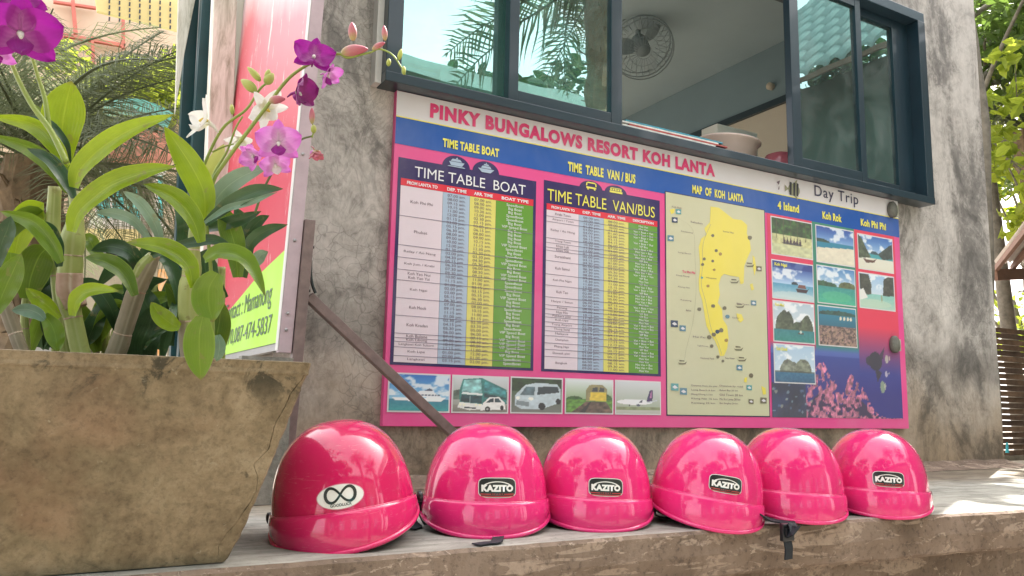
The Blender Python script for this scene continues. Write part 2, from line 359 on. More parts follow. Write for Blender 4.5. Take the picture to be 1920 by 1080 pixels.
# ------------------------------------------------------------------ ground, ledge, wall
YW = 2.16
g = MB(); g.quad((-60, -60, -.62), (60, -60, -.62), (60, 60, -.62), (-60, 60, -.62))
s = NT('sandy_ground'); s.col(s.ramp(s.noise(1.3, 8, .7), [(.3, (.17, .145, .115)), (.7, (.29, .25, .21))])); s.rough(.9); s.bump(s.noise(20, 6), .4, .02)
tag(g.build('ground', s.m), kind='structure')

led = empty('concrete_ledge', (0, 1.2, -.62), 'long low concrete ledge carrying the pink helmets and the planter, front face peeling brown', 'ledge')
led_inv = Matrix.Translation((0, -1.2, .62))
def edge_y(x): return 1.2-.055*max(0, (x-1.35)/.75)**1.3 if x < 2.4 else 1.2-.055*1.55
def pcw(o, root):
    """keep world coordinates for a child"""
    o.parent = root; bpy.context.view_layer.update(); o.matrix_parent_inverse = root.matrix_world.inverted(); return o
NX = 260; xs = np.linspace(-1.6, 5.6, NX)
b = MB(); vs = []; fs = []
for i, x in enumerate(xs):
    ey = edge_y(x)+.006*mnoise.noise(Vector((x*9, 0, 1)))+.003*mnoise.noise(Vector((x*40, 0, 1)))
    n1 = .003*mnoise.noise(Vector((x*14, 3, 1)))
    bot = -.092+.007*mnoise.noise(Vector((x*7, 5, 1)))+.004*mnoise.noise(Vector((x*33, 7, 1)))
    vs += [(x, YW+.2, 0), (x, ey+.25, 0), (x, ey+.006, 0+n1*.3), (x, ey, -.006+n1*.3), (x, ey-.004+n1, -.045), (x, ey+.002, bot+.006), (x, ey+.008, bot), (x, ey+.06, bot)]
n = 8
for i in range(NX-1):
    for k in range(n-1): fs.append((i*n+k, i*n+k+1, (i+1)*n+k+1, (i+1)*n+k))
b.add(vs, fs)
for j in range(len(b.f)): b.mi[j] = 0 if (j % (n-1)) < 2 else 1
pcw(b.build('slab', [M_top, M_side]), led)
b = MB(); b.box(-1.6, 5.6, 1.245, 2.3, -.62, -.0901); pcw(b.build('base_wall', M_side), led)
# rough mortar fillet where the wall meets the ledge
b = MB(); vs = []
for i, x in enumerate(np.linspace(.56, 3.86, 160)):
    nz = mnoise.noise(Vector((x*6, 0, 0)))*.02+mnoise.noise(Vector((x*25, 0, 0)))*.008
    vs += [(x, YW-.002, .028+nz*.3), (x, YW-.03, .02+nz*.2), (x, YW-.085+nz, .008), (x, YW-.13+nz*2, .0015)]
b.add(vs, [(i*4+k, i*4+k+1, (i+1)*4+k+1, (i+1)*4+k) for i in range(159) for k in range(3)])
pcw(b.build('mortar_fillet', M_side, smooth=True), led)

# building: front wall with the window opening, room behind
WX0, WX1, WZ0, WZ1 = .77, 3.285, 1.165, 2.035
bld = empty('cement_building', (2.2, YW, -.62), 'grey mottled polished cement building wall with a wide window above the timetable board', 'building')
b = MB(); X0, X1, ZB, ZT = .49, 3.852, -.6, 3.7; TH = .11
o4 = [(X0, ZB), (X1, ZB), (X1, ZT), (X0, ZT)]; i4 = [(WX0, WZ0), (WX1, WZ0), (WX1, WZ1), (WX0, WZ1)]
for y in (YW, YW+TH):
    for k in range(4):
        a, c_, d, e = o4[k], o4[(k+1) % 4], i4[(k+1) % 4], i4[k]
        q = [(a[0], y, a[1]), (c_[0], y, c_[1]), (d[0], y, d[1]), (e[0], y, e[1])]
        b.quad(*(q if y == YW else q[::-1]))
for ring, sg in ((o4, 1), (i4, -1)):
    for k in range(4):
        a, c_ = ring[k], ring[(k+1) % 4]; q = [(a[0], YW, a[1]), (a[0], YW+TH, a[1]), (c_[0], YW+TH, c_[1]), (c_[0], YW, c_[1])]
        b.quad(*(q if sg > 0 else q[::-1]))
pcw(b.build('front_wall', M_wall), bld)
M_ceil = plain('grey_ceiling_board', (.36, .46, .50), .8, var=.05, scale=2)
M_band = plain('slate_upper_wall', (.18, .255, .285), .8, var=.06, scale=2)
M_beige = plain('beige_inner_wall', (.52, .47, .38), .8, var=.05, scale=2)
ZC = 2.42; XR = 3.6; YB = 5.6
b = MB(); b.box(.55, XR+.12, YW+TH+.002, YB, ZC, ZC+.1); pcw(b.build('ceiling', M_ceil), bld)
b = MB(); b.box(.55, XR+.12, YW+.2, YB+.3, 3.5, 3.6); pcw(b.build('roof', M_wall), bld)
b = MB(); b.box(XR, XR+.1, YW+TH+.003, YB, 2.075, ZC-.002); pcw(b.build('upper_wall_band', M_band), bld)
b = MB(); b.box(XR-.02, XR+.1, YW+TH+.003, YB, 2.03, 2.072); pcw(b.build('dark_wall_trim', M_frame), bld)
b = MB(); b.box(XR, XR+.1, YW+TH+.003, YB, -.6, 2.028); pcw(b.build('inner_wall', M_beige), bld)
b = MB(); b.box(.5, .6, YW+TH+.003, YB-2.2, -.6, ZC-.003); pcw(b.build('side_wall', M_beige), bld)
for bb_ in ((.6, 1.4, -.6, 3.4), (2.9, XR+.1, -.6, 3.4), (1.401, 2.899, 2.1, 3.4)):  # unseen rear wall, its gap left to let light into the room
    b = MB(); b.box(bb_[0], bb_[1], YB+.003, YB+.1, bb_[2], bb_[3]); pcw(b.build('rear_wall', M_beige), bld)
b = MB(); b.box(.6, XR, YW+TH+.002, YB, -.3, -.2); pcw(b.build('room_floor', M_beige), bld)

# ------------------------------------------------------------------ window
win = empty('sliding_window', (2.0, 2.1, 1.15), 'wide dark blue aluminium sliding window, two teal panes left and right, open in the middle', 'window')
YF = 2.085
b = MB()
b.box(.742, 3.318, YF, 2.3, 1.148, 1.178); pcw(b.build('bottom_rail', M_frame, bevel=.002), win)
b = MB(); b.box(.742, 3.318, YF+.004, 2.3, 2.005, 2.05); pcw(b.build('top_rail', M_frameL, bevel=.002), win)
for x0, x1 in ((.742, .79), (3.268, 3.318)):
    b = MB(); b.box(x0, x1, YF+.002, 2.3, 1.1782, 2.0048); pcw(b.build('jamb', M_frame, bevel=.002), win)
b = MB()
for y in (2.112, 2.152, 2.20): b.box(.79, 3.268, y, y+.004, 1.178, 1.19)
pcw(b.build('sliding_track', M_frameL), win)
M_glA = glass_mat('teal_reflective_glass', (.44, .72, .70), (.66, .93, .90), .33)
M_glC = glass_mat('teal_reflective_glass_right', (.30, .56, .57), (.52, .86, .84), .33)
b = MB(); b.box(.722, .7415, 2.12, YW-.001, 1.15, 2.06); pcw(b.build('white_sealant', M_whitep), win)
def sash(x0, x1, y, gl, st=.04, stl=None, lab=None, zb=1.18, zt=2.004, br=.045):
    so_ = MB(); d = .016; stl = stl or (st, st)
    so_.box(x0, x0+stl[0], y-d, y+d, zb, zt); so_.box(x1-stl[1], x1, y-d, y+d, zb, zt)
    so_.box(x0+stl[0], x1-stl[1], y-d+.001, y+d-.001, zb, zb+br); so_.box(x0+stl[0], x1-stl[1], y-d+.001, y+d-.001, zt-.04, zt)
    fr = pcw(so_.build('sash', M_frame if y > 2.1 else M_frameL, bevel=.0015, label=lab), win)
    g_ = MB(); g_.box(x0+stl[0]-.004, x1-stl[1]+.004, y-.002, y+.002, zb+br-.004, zt-.036); gg = g_.build('pane', gl); pcw(gg, fr)
    return fr
sash(.79, 1.25, 2.16, M_glA, .02, (.012, .06), 'leftmost fixed sash with pale reflection', br=.02)
sash(1.155, 1.60, 2.118, M_glA, .035, (.035, .045), 'left sliding sash reflecting palms', br=.04)
sash(2.442, 2.885, 2.118, M_glC, .04, (.05, .035), 'right sliding sash reflecting a tiled roof')
sash(2.80, 3.268, 2.16, M_glC, .04, (.07, .11), 'rightmost fixed dark sash')

# things on the sill
def prism_box(name, a, b_, label, cat, mat, **k):
    pass
t = MB(); 
papers = empty('paper_stack', (1.85, 2.15, 1.178), 'thin stack of coloured brochures lying on the open window sill', 'brochures')
for k_, (c_, w_) in enumerate((((.7, .68, .6), 0), ((.1, .35, .35), .01), ((.72, .7, .66), -.01), ((.5, .08, .07), .03), ((.75, .74, .7), .0), ((.05, .3, .42), .015))):
    b = MB(); z = 1.191+k_*.006; b.box(1.63+w_, 2.08+w_*1.5, 2.14, 2.29, z, z+.0052); pcw(b.build('brochure', plain('brochure_%d' % k_, c_, .5, var=.3, scale=22)), papers)
bas = empty('plastic_basin', (2.24, 2.33, 1.17), 'pale pink plastic basin with a flared rim on the window sill', 'basin')
def lathe(prof, cx, cy, n=32, sx=1., sy=1., wav=0):
    b = MB(); vs = []
    for r_, z in prof:
        for k in range(n):
            a = 2*math.pi*k/n; vs.append((cx+r_*sx*math.cos(a), cy+r_*sy*math.sin(a), z+wav*math.cos(4*a)*(r_ > .1)))
    b.add(vs, [(i*n+k, i*n+(k+1) % n, (i+1)*n+(k+1) % n, (i+1)*n+k) for i in range(len(prof)-1) for k in range(n)]); return b
M_basin = plain('pale_pink_plastic', (.78, .62, .56), .4, var=.04, trans=.2)
bz = 1.19
o = lathe([(.0, bz), (.105, bz), (.112, bz+.01), (.132, bz+.126), (.150, bz+.138), (.150, bz+.146), (.130, bz+.140), (.108, bz+.015), (0, bz+.012)], PY(1384, 290, 2.31).x, 2.36, sx=1.0, sy=.72).build('basin_shell', M_basin, smooth=True); pcw(o, bas)
M_box = plain('white_carton', (.72, .70, .64), .7, var=.04)
bx = MB(); bx.box(PY(1345, 250, 2.52).x, PY(1420, 250, 2.52).x, 2.52, 2.62, 1.186, PY(1380, 240, 2.52).z); tag(bx.build('white_box', M_box, bevel=.003), 'plain white carton standing behind the pink basin', 'box')
jar = empty('pink_jar', (2.47, 2.3, 1.19), 'translucent reddish pink plastic bag of liquid beside the basin against the sash', 'jar')
o = lathe([(0, bz), (.066, bz), (.078, bz+.04), (.078, bz+.09), (.058, bz+.125), (.03, bz+.135), (.0, bz+.135)], PY(1462, 300, 2.33).x, 2.33).build('jar_body', plain('pink_translucent', (.60, .16, .20), .25, var=.2, trans=.3, coat=.5), smooth=True); pcw(o, jar)
b = MB(); b.tube([Vector((PY(1462, 300, 2.33).x+.05*math.cos(a), 2.33, bz+.09+.045*math.sin(a))) for a in np.linspace(.1, math.pi-.1, 12)], .0025, 6); pcw(b.build('handle', M_steel, smooth=True), jar)
dk_ = MB(); dk_.box(.62, 3.3, 2.302, 2.72, 1.14, 1.185); tag(dk_.build('inner_desk', M_beige, bevel=.004), 'pale desk top just inside the window, carrying basin and carton', 'desk')
shl = MB(); shl.box(2.9, 3.45, 2.75, 3.0, 1.0, 1.42); tag(shl.build('inner_counter', M_beige, bevel=.01), 'pale cupboard dimly visible behind the right hand window panes', 'cupboard')
# little label card in the left pane
crd = empty('price_card', (.95, 2.28, 1.19), 'small yellow and white notice card standing inside the leftmost window pane', 'notice card')
M_card = print_mat('yellow_card', (.62, .50, .12)); M_cardw = print_mat('white_card', (.7, .7, .62))
b = MB(); b.box(.86, .99, 2.262, 2.27, 1.19, 1.30); pcw(b.build('card', M_card), crd)
b = MB()
for k in range(4): b.box(.875, .975, 2.258, 2.2615, 1.20+k*.024, 1.212+k*.024)
pcw(b.build('card_stripe', M_cardw), crd)
# ceiling fan (orbit fan with wire cage)
fan = empty('orbit_fan', (2.86, 3.55, 2.4), 'round caged orbit fan hanging under the grey ceiling inside the room', 'fan')
M_fan = plain('fan_grey', (.29, .36, .385), .6)
fc = PX(1203, 88, 2.76); fn = (CAM-fc).normalized(); fn = (fn+Vector((.25, 0, -.35))).normalized(); fa = fn.cross(Vector((0, 0, 1))).normalized(); fb = fn.cross(fa)
def ring(rad, off, tr, n=40): return [fc+fn*off+(fa*math.cos(a)+fb*math.sin(a))*rad*.86 for a in np.linspace(0, 2*math.pi, n)], tr
b = MB()
for rad, off in ((.21, 0), (.205, .05), (.205, -.05), (.15, .068), (.10, .075), (.05, .078)):
    p_, _ = ring(rad, off, 0); b.tube(p_, .004 if rad > .2 else .002, 5, cap=False)
for k in range(28):
    a = 2*math.pi*k/28; dd = fa*math.cos(a)+fb*math.sin(a); b.tube([fc+fn*.078+dd*.04, fc+fn*.068+dd*.13, fc+dd*.18, fc-fn*.06+dd*.1], .0014, 4)
pcw(b.build('cage', M_fan, smooth=True), fan)
for k in range(3):
    a0 = 2*math.pi*k/3; b = MB(); vs = []
    for r_ in np.linspace(.03, .155, 8):
        for q in (-1, 1):
            a = a0+q*.5*math.sin(math.pi*min(1, r_/.19)**.6)+.3*r_; vs.append(fc+(fa*math.cos(a)+fb*math.sin(a))*r_+fn*.025*q)
    b.add(vs, [(2*i, 2*i+1, 2*i+3, 2*i+2) for i in range(7)]); pcw(b.build('blade', plain('fan_blade', (.33, .41, .44), .5)), fan)
b = MB(); b.tube([fc-fn*.1, fc+fn*.04], .045, 16); pcw(b.build('motor', M_fan, smooth=True), fan)
b = MB(); b.tube([fc-fn*.09, Vector((fc.x+.02, fc.y+.06, 2.419))], .016, 8); pcw(b.build('mounting_arm', M_fan, smooth=True), fan)
kn = MB(); p = PX(1448, 163, XR-.003); kn.tube([p, p+Vector((-.03, 0, 0))], .022, 12); tag(kn.build('wall_knob', M_beige, smooth=True), 'small round pale fitting on the dark band of the inner wall', 'wall fitting')

# ------------------------------------------------------------------ information board
brd = empty('timetable_board', (1.97, YW, .166), 'large pink resort notice board with timetables, island map and day trip photos', 'notice board')
YBD = 2.138
def L(k): return YBD-.0009*k
BX0, BX1, BZ0, BZ1 = .797, 3.128, .166, 1.147
M_bpink = print_mat('board_pink', lin((232, 78, 148))); M_bwhite = print_mat('board_white', lin((226, 222, 226))); M_bblue = print_mat('board_blue', lin((24, 86, 172)))
M_bpurp = print_mat('board_purple', lin((44, 26, 92))); M_bred = print_mat('board_red', lin((226, 38, 62))); M_cream = print_mat('board_cream', lin((228, 214, 224)))
M_cblue = print_mat('board_pale_blue', lin((172, 192, 214))); M_cyel = print_mat('board_yellow', lin((226, 218, 112))); M_cgrn = print_mat('board_green', lin((100, 156, 46)))
M_tyel = print_mat('letter_yellow', lin((244, 236, 96))); M_twht = print_mat('letter_white', lin((240, 240, 245))); M_tpink = print_mat('letter_pink', lin((224, 56, 118)))
M_tdk = print_mat('letter_dark', lin((40, 40, 78))); M_tgry = print_mat('letter_grey', lin((118, 98, 112))); M_map = print_mat('map_sage', lin((206, 204, 170))); M_isl = print_mat('map_yellow', lin((236, 220, 92)))
M_line = print_mat('table_rule', lin((134, 122, 146))); M_tblk = print_mat('letter_black', lin((34, 36, 42)))
b = MB(); b.box(BX0, BX1, YBD, YW-.001, BZ0, BZ1); pcw(b.build('backing_panel', M_bpink, bevel=.0015), brd)
pcw(rect(None, 'title_strip', BX0+.001, BX1-.001, 1.068, BZ1-.001, L(1), M_bwhite), brd)
pcw(rect(None, 'heading_strip', BX0+.001, BX1-.001, .984, 1.0675, L(1), M_bblue), brd)
pcw(rect(None, 'strip_line', BX0+.001, BX1-.001, 1.066, 1.0695, L(2), M_tyel), brd)
def T(s_, x0, x1, z0, z1, mat, bold=0, k=3, par=None, **kw):
    o = text_fit(None, s_, x0, x1, z0, z1, L(k), mat, bold, **kw); pcw(o, par or brd); return o
T('PINKY BUNGALOWS RESORT KOH LANTA', .905, 2.055, 1.083, 1.130, M_tpink, .058, space=1.16)
T('TIME TABLE BOAT', .95, 1.144, 1.0, 1.028, M_tyel, .042, space=1.08)
T('TIME  TABLE  VAN / BUS', 1.403, 1.683, .999, 1.032, M_tyel, .042, space=1.08)
T('MAP  OF  KOH  LANTA', 1.943, 2.198, 1.005, 1.037, M_tyel, .042, space=1.08)
T('4 Island', 2.38, 2.5, 1.007, 1.04, M_tyel, .042, space=1.08)
T('Koh Rok', 2.636, 2.752, 1.002, 1.034, M_tyel, .042, space=1.08)
T('Koh Phi Phi', 2.872, 3.036, 1.004, 1.035, M_tyel, .042, space=1.08)
T('Day Trip', 2.594, 2.862, 1.078, 1.137, M_tdk, .005, space=1.1)
# fish emblem
fx, fz = 2.475, 1.098
b = MB(); pts = [(fx+.033*math.cos(a), L(3), fz+.026*math.sin(a)) for a in np.linspace(0, 2*math.pi, 20)[:-1]]; b.poly(pts)
b.poly([(fx-.01, L(3.1), fz+.02), (fx+.02, L(3.1), fz+.045), (fx+.012, L(3.1), fz+.015)]); b.poly([(fx-.01, L(3.1), fz-.02), (fx+.012, L(3.1), fz-.015), (fx+.02, L(3.1), fz-.04)])
b.poly([(fx-.03, L(3.1), fz), (fx-.052, L(3.1), fz+.014), (fx-.052, L(3.1), fz-.014)]); b.m = 1
for q in (-.020, .001, .019): b.poly([(fx+q-.007, L(4), fz-.022), (fx+q+.003, L(4), fz-.026), (fx+q+.007, L(4), fz+.028), (fx+q-.004, L(4), fz+.030)])
pcw(b.build('striped_fish_print', [print_mat('fish_grey', lin((150, 150, 120))), M_tblk]), brd)
b = MB(); b.poly([(2.378, L(3), 1.115), (2.39, L(3), 1.105), (2.398, L(3), 1.125)]); b.poly([(2.385, L(3), 1.085), (2.392, L(3), 1.088), (2.392, L(3), 1.104)]); pcw(b.build('scuff_mark', M_tgry), brd)

def table(label, x0, x1, z0, z1, cols, hz, zb, title, tx, tz, tmat, icons, left_lines, left_names, nrow, times, kinds, heads):
    tb = pcw(rect(None, 'timetable', x0, x1, z0, z1, L(1), M_bpurp, label), brd)
    mats = (M_cream, M_cblue, M_cyel, M_cgrn)
    for k in range(4): pcw(rect(None, 'column', cols[k], cols[k+1]-.0008, zb, hz[0], L(2), mats[k]), tb)
    pcw(rect(None, 'heading_bar', cols[0], cols[4], hz[0]+.0005, hz[1], L(2), M_bred), tb)
    for k in range(4):
        c0, c1 = cols[k], cols[k+1]; w_ = (c1-c0); T(heads[k], c0+w_*.14, c1-w_*.14, hz[0]+.006, hz[1]-.006, M_twht, .03, 3, tb)
    T(title, *tx, *tz, tmat, 0, 3, tb, space=1.0)
    H_ = hz[0]-zb
    b = MB()
    for fr in left_lines:
        z = hz[0]-fr*H_; b.box(cols[0], cols[4], L(3), L(2.5), z-.0009, z+.0006)
    pcw(b.build('table_rule', M_line), tb)
    ed = [0]+left_lines+[1]
    for k, nm in [(k_, n_) for k_, n_ in enumerate(left_names)]:
        zc = hz[0]-(ed[k]+ed[k+1])/2*H_; cw = cols[1]-cols[0]; wd = min(.80, .043*len(nm.split(chr(10))[0])+.05)*cw; hh = .0085 if '\n' not in nm else .020
        T(nm, cols[0]+(cw-wd)/2, cols[0]+(cw+wd)/2, zc-hh/2, zc+hh/2, M_tgry, .0, 3, tb)
    for k, (txt, mt) in enumerate(((times[0], M_tgry), (times[1], M_tgry), (kinds, M_twht))):
        c0, c1 = cols[k+1], cols[k+2]; w_ = c1-c0
        T('\n'.join(txt), c0+w_*.16, c1-w_*.16, zb+.004, hz[0]-.004, mt, .0, 3, tb, align='CENTER')
    for cx in icons:
        b = MB(); b.poly([(cx+.047*math.cos(a), L(1.5), z1-.003+(.983-z1)*math.sin(a)) for a in np.linspace(0, math.pi, 20)]); pcw(b.build('emblem_dome', M_bpurp), tb)
    return tb
def times(n, seed, sfx=True):
    r = random.Random(seed); out = []; h = 6
    for i in range(n):
        h += r.choice((1, 1, 2)); h = h if h < 18 else 6
        out.append('%02d.%s %s' % (h if h < 13 else h-12, r.choice(('00', '30', '00', '15')), 'am.' if h < 12 else 'pm.'))
    return out
bl = [.175, .343, .413, .482, .542, .642, .741, .84, .865, .886, .916, .964]
bn = ['Koh Phi Phi', 'Phuket', 'Railay / Ao Nang', 'Koh Jum / Krabi', 'Koh Yao Noi\nKoh Yao Yai', 'Koh Ngai', 'Koh Mook', 'Koh Kradan', 'Koh Bulone', 'Koh Libong', 'Langkawi Koh Sukorn', 'Koh Lipe', 'Langkawi']
r_ = random.Random(3); kb = [r_.choice(('Big Boat', 'Speedboat', 'Speedboat', 'VIP Speed Boat', 'Big Boat')) for _ in range(43)]
tb1 = table('boat timetable with purple frame', .811, 1.283, .338, .945, [.821, .957, 1.047, 1.138, 1.273], (.861, .883), .346, 'TIME TABLE  BOAT', (.863, 1.243), (.893, .925), M_twht, (.998, 1.100), bl, bn, 43, (times(43, 1), times(43, 2)), kb, ('FROM LANTA TO', 'DEP. TIME', 'ARR. TIME', 'BOAT TYPE'))
vl = [.04, .075, .18, .21, .24, .26, .325, .41, .48, .554, .604, .63, .66, .68, .71, .738, .765, .795, .84, .88, .923]
vn = ['Krabi Town', 'Airport / Town', 'Railay / Ao Nang', 'Trang Town', 'Khao Lak', 'Khao Sok', 'Suratthani', 'Koh Samui', 'Koh Pha Ngan', 'Koh Tao', 'Hatyai / Satun', 'Penang', 'Hua Hin', 'Pakbara pier', 'Koh Lipe', 'Trang Airport', 'Thung Song', 'Malaysia', 'Chumphon', 'Phang Nga', 'Donsak pier', 'Bangkok']
kv = [r_.choice(('Mini Van', 'Van + Boat + Van', 'VIP Bus', 'Van + Boat + Bus', 'Mini Van + Bus')) for _ in range(50)]
tb2 = table('van and bus timetable with purple frame', 1.312, 1.792, .338, .955, [1.323, 1.449, 1.550, 1.654, 1.780], (.858, .879), .346, 'TIME TABLE  VAN/BUS', (1.325, 1.768), (.889, .928), M_tyel, (1.497, 1.600), vl, vn, 50, (times(50, 5), times(50, 6)), kv, ('FROM LANTA TO', 'DEP. TIME', 'ARR. TIME', 'DESCRIPTION'))
# icons: boat, ferry, bus, van
def icon(tb, shapes, mat, name):
    b = MB(); shapes = [[(cx+(x-cx)*.84, cz+(z-cz)*.74) for x, z in sh] for sh in shapes]
    for i, sh in enumerate(shapes): b.poly([(x, L(3+.1*i), z) for x, z in sh])
    pcw(b.build(name, mat), tb)
cx, cz = .998, .957
icon(tb1, [[(cx-.03, cz+.004), (cx-.022, cz-.012), (cx+.022, cz-.012), (cx+.032, cz+.004)], [(cx-.024, cz+.006), (cx-.016, cz+.016), (cx+.014, cz+.016), (cx+.022, cz+.006)], [(cx-.004, cz+.017), (cx+.002, cz+.024), (cx+.006, cz+.017)], [(cx-.036, cz-.018), (cx+.036, cz-.018), (cx+.03, cz-.014), (cx-.03, cz-.014)]], M_cblue, 'boat_emblem')
cx = 1.100
icon(tb1, [[(cx-.034, cz-.002), (cx-.018, cz-.018), (cx+.018, cz-.018), (cx+.034, cz-.002)], [(cx-.022, cz), (cx-.016, cz+.01), (cx+.016, cz+.01), (cx+.022, cz)], [(cx-.012, cz+.012), (cx-.008, cz+.018), (cx+.008, cz+.018), (cx+.012, cz+.012)], [(cx-.003, cz+.019), (cx, cz+.026), (cx+.003, cz+.019)]], M_cblue, 'ferry_emblem')
cx = 1.497; cz = .962
icon(tb2, [[(cx-.024, cz-.012), (cx+.024, cz-.012), (cx+.024, cz-.004), (cx-.024, cz-.004)], [(cx-.026, cz), (cx-.02, cz), (cx-.018, cz+.014), (cx-.024, cz+.014)], [(cx+.02, cz), (cx+.026, cz), (cx+.024, cz+.014), (cx+.018, cz+.014)], [(cx-.02, cz+.012), (cx+.02, cz+.012), (cx+.018, cz+.018), (cx-.018, cz+.018)], [(cx-.02, cz-.018), (cx-.012, cz-.018), (cx-.012, cz-.013), (cx-.02, cz-.013)], [(cx+.012, cz-.018), (cx+.02, cz-.018), (cx+.02, cz-.013), (cx+.012, cz-.013)]], M_tyel, 'bus_emblem')
cx = 1.600
icon(tb2, [[(cx-.032, cz-.012), (cx+.032, cz-.012), (cx+.032, cz-.003), (cx-.032, cz-.003)]]+[[(cx+q, cz-.001), (cx+q+.009, cz-.001), (cx+q+.009, cz+.007), (cx+q, cz+.007)] for q in (-.03, -.018, -.006, .006, .018)]+[[(cx-.03, cz+.009), (cx+.028, cz+.009), (cx+.024, cz+.012), (cx-.026, cz+.012)]], M_tyel, 'van_emblem')

# ---- printed pictures: coloured grids
def vnoise(nx, ny, f, seed, oct=4):
    g_ = np.random.default_rng(seed); out = np.zeros((ny, nx)); a = 1; tot = 0
    for o_ in range(oct):
        k = int(f*2**o_)+2; r0 = g_.random((k+1, k+1)); yy, xx = np.meshgrid(np.linspace(0, k-1e-6, ny), np.linspace(0, k-1e-6, nx), indexing='ij')
        i, j = yy.astype(int), xx.astype(int); fy, fx_ = yy-i, xx-j; fy = fy*fy*(3-2*fy); fx_ = fx_*fx_*(3-2*fx_)
        out += a*((r0[i, j]*(1-fx_)+r0[i, j+1]*fx_)*(1-fy)+(r0[i+1, j]*(1-fx_)+r0[i+1, j+1]*fx_)*fy); tot += a; a *= .55
    return out/tot
class Pic:
    def __init__(s, nx, ny): s.nx, s.ny = nx, ny; s.v, s.u = np.meshgrid(np.linspace(0, 1, ny), np.linspace(0, 1, nx), indexing='ij'); s.a = np.zeros((ny, nx, 3))
    def c(s, c): return np.array(c, float)/255
    def grad(s, c0, c1, v0=0, v1=1, mask=None):
        t = np.clip((s.v-v0)/(v1-v0), 0, 1)[..., None]; q = s.c(c0)*(1-t)+s.c(c1)*t; mk = (s.v >= v0) & (s.v <= v1) if mask is None else mask; s.a[mk] = q[mk]; return s
    def put(s, mask, c, al=1., n=0, seed=1, f=10):
        col_ = s.c(c)*(1+(vnoise(s.nx, s.ny, f, seed)[..., None]-.5)*2*n) if n else np.broadcast_to(s.c(c), s.a.shape)
        w_ = (mask*al)[..., None]; s.a = s.a*(1-w_)+col_*w_; return s
    def poly(s, pts, c, al=1., **k):
        ins = np.zeros(s.u.shape, bool); n_ = len(pts)
        for i in range(n_):
            (x0, y0), (x1, y1) = pts[i], pts[(i+1) % n_]
            cond = ((y0 > s.v) != (y1 > s.v)) & (s.u < (x1-x0)*(s.v-y0)/((y1-y0) or 1e-9)+x0); ins ^= cond
        return s.put(ins, c, al, **k)
    def ell(s, x, y, rx, ry, c, al=1., **k): return s.put(((s.u-x)/rx)**2+((s.v-y)/ry)**2 < 1, c, al, **k)
    def clouds(s, v0, seed=3, c=(245, 248, 252), th=.52, f=4):
        n_ = vnoise(s.nx, s.ny, f, seed); return s.put(np.clip((n_-th)*8, 0, 1)*(s.v > v0), c, .85)
    def hill(s, x0, x1, base, h, c, seed, rough=.3, n=.5, p=.35):
        r0 = np.random.default_rng(seed); t = np.clip((s.u-x0)/(x1-x0), 0, 1); pr_ = (np.sin(math.pi*t)**p)*h*(1-rough*vnoise(s.nx, 2, 5, seed, 3)[0][None, :]); 
        return s.put((s.u > x0) & (s.u < x1) & (s.v > base) & (s.v < base+pr_), c, 1, n=n, seed=seed, f=12)
    def obj(s, name, x0, x1, z0, z1, y, par, border=True, label=None):
        nx, ny = s.nx, s.ny; X = np.linspace(x0, x1, nx); Z = np.linspace(z0, z1, ny)
        V = np.stack([np.tile(X, ny), np.full(nx*ny, y), np.repeat(Z, nx)], 1); idx = np.arange(nx*ny).reshape(ny, nx)
        F_ = np.stack([idx[:-1, :-1], idx[:-1, 1:], idx[1:, 1:], idx[1:, :-1]], -1).reshape(-1, 4)
        me = bpy.data.meshes.new(name); me.from_pydata(V.tolist(), [], F_.tolist()); me.materials.append(M_photo)
        a = np.clip(s.a, 0, 1); a = np.where(a <= .04045, a/12.92, ((a+.055)/1.055)**2.4)
        ca = me.color_attributes.new('Col', 'FLOAT_COLOR', 'POINT'); ca.data.foreach_set('color', np.concatenate([a.reshape(-1, 3), np.ones((nx*ny, 1))], 1).ravel())
        o = link(name, me, label=label); pcw(o, par)
        if border:
            e = .0045; bb = rect(None, 'white_border', x0-e, x1+e, z0-e, z1+e, y+.0007, M_bwhite); pcw(bb, o)
        return o
def seaside(seed, sky0=(170, 205, 230), sky1=(40, 110, 190), sea0=(30, 150, 160), sea1=(20, 100, 150), hz=.42, nx=70, ny=52):
    p_ = Pic(nx, ny); p_.grad(sky0, sky1, hz, 1); p_.grad(sea0, sea1, 0, hz); p_.clouds(hz+.1, seed); p_.put((p_.v < hz)*vnoise(nx, ny, 18, seed+9), (220, 240, 240), .25); return p_
# ferry
p_ = seaside(4, (150, 205, 235), (20, 110, 195), (20, 145, 150), (10, 110, 140), .33)
p_.poly([(.05, .36), (.1, .28), (.86, .26), (.95, .38)], (245, 248, 250)).poly([(.3, .38), (.36, .48), (.82, .47), (.88, .38)], (240, 244, 248)).poly([(.45, .48), (.5, .56), (.74, .55), (.78, .48)], (235, 240, 245)).poly([(.58, .56), (.66, .63), (.7, .62), (.72, .56)], (60, 80, 110))
for k in range(7): p_.poly([(.48+k*.055, .42), (.52+k*.055, .42), (.52+k*.055, .46), (.48+k*.055, .46)], (70, 90, 120))
p_.obj('printed_photo', .812, .996, .210, .312, L(3), brd, label='photo of a white ferry on turquoise sea')
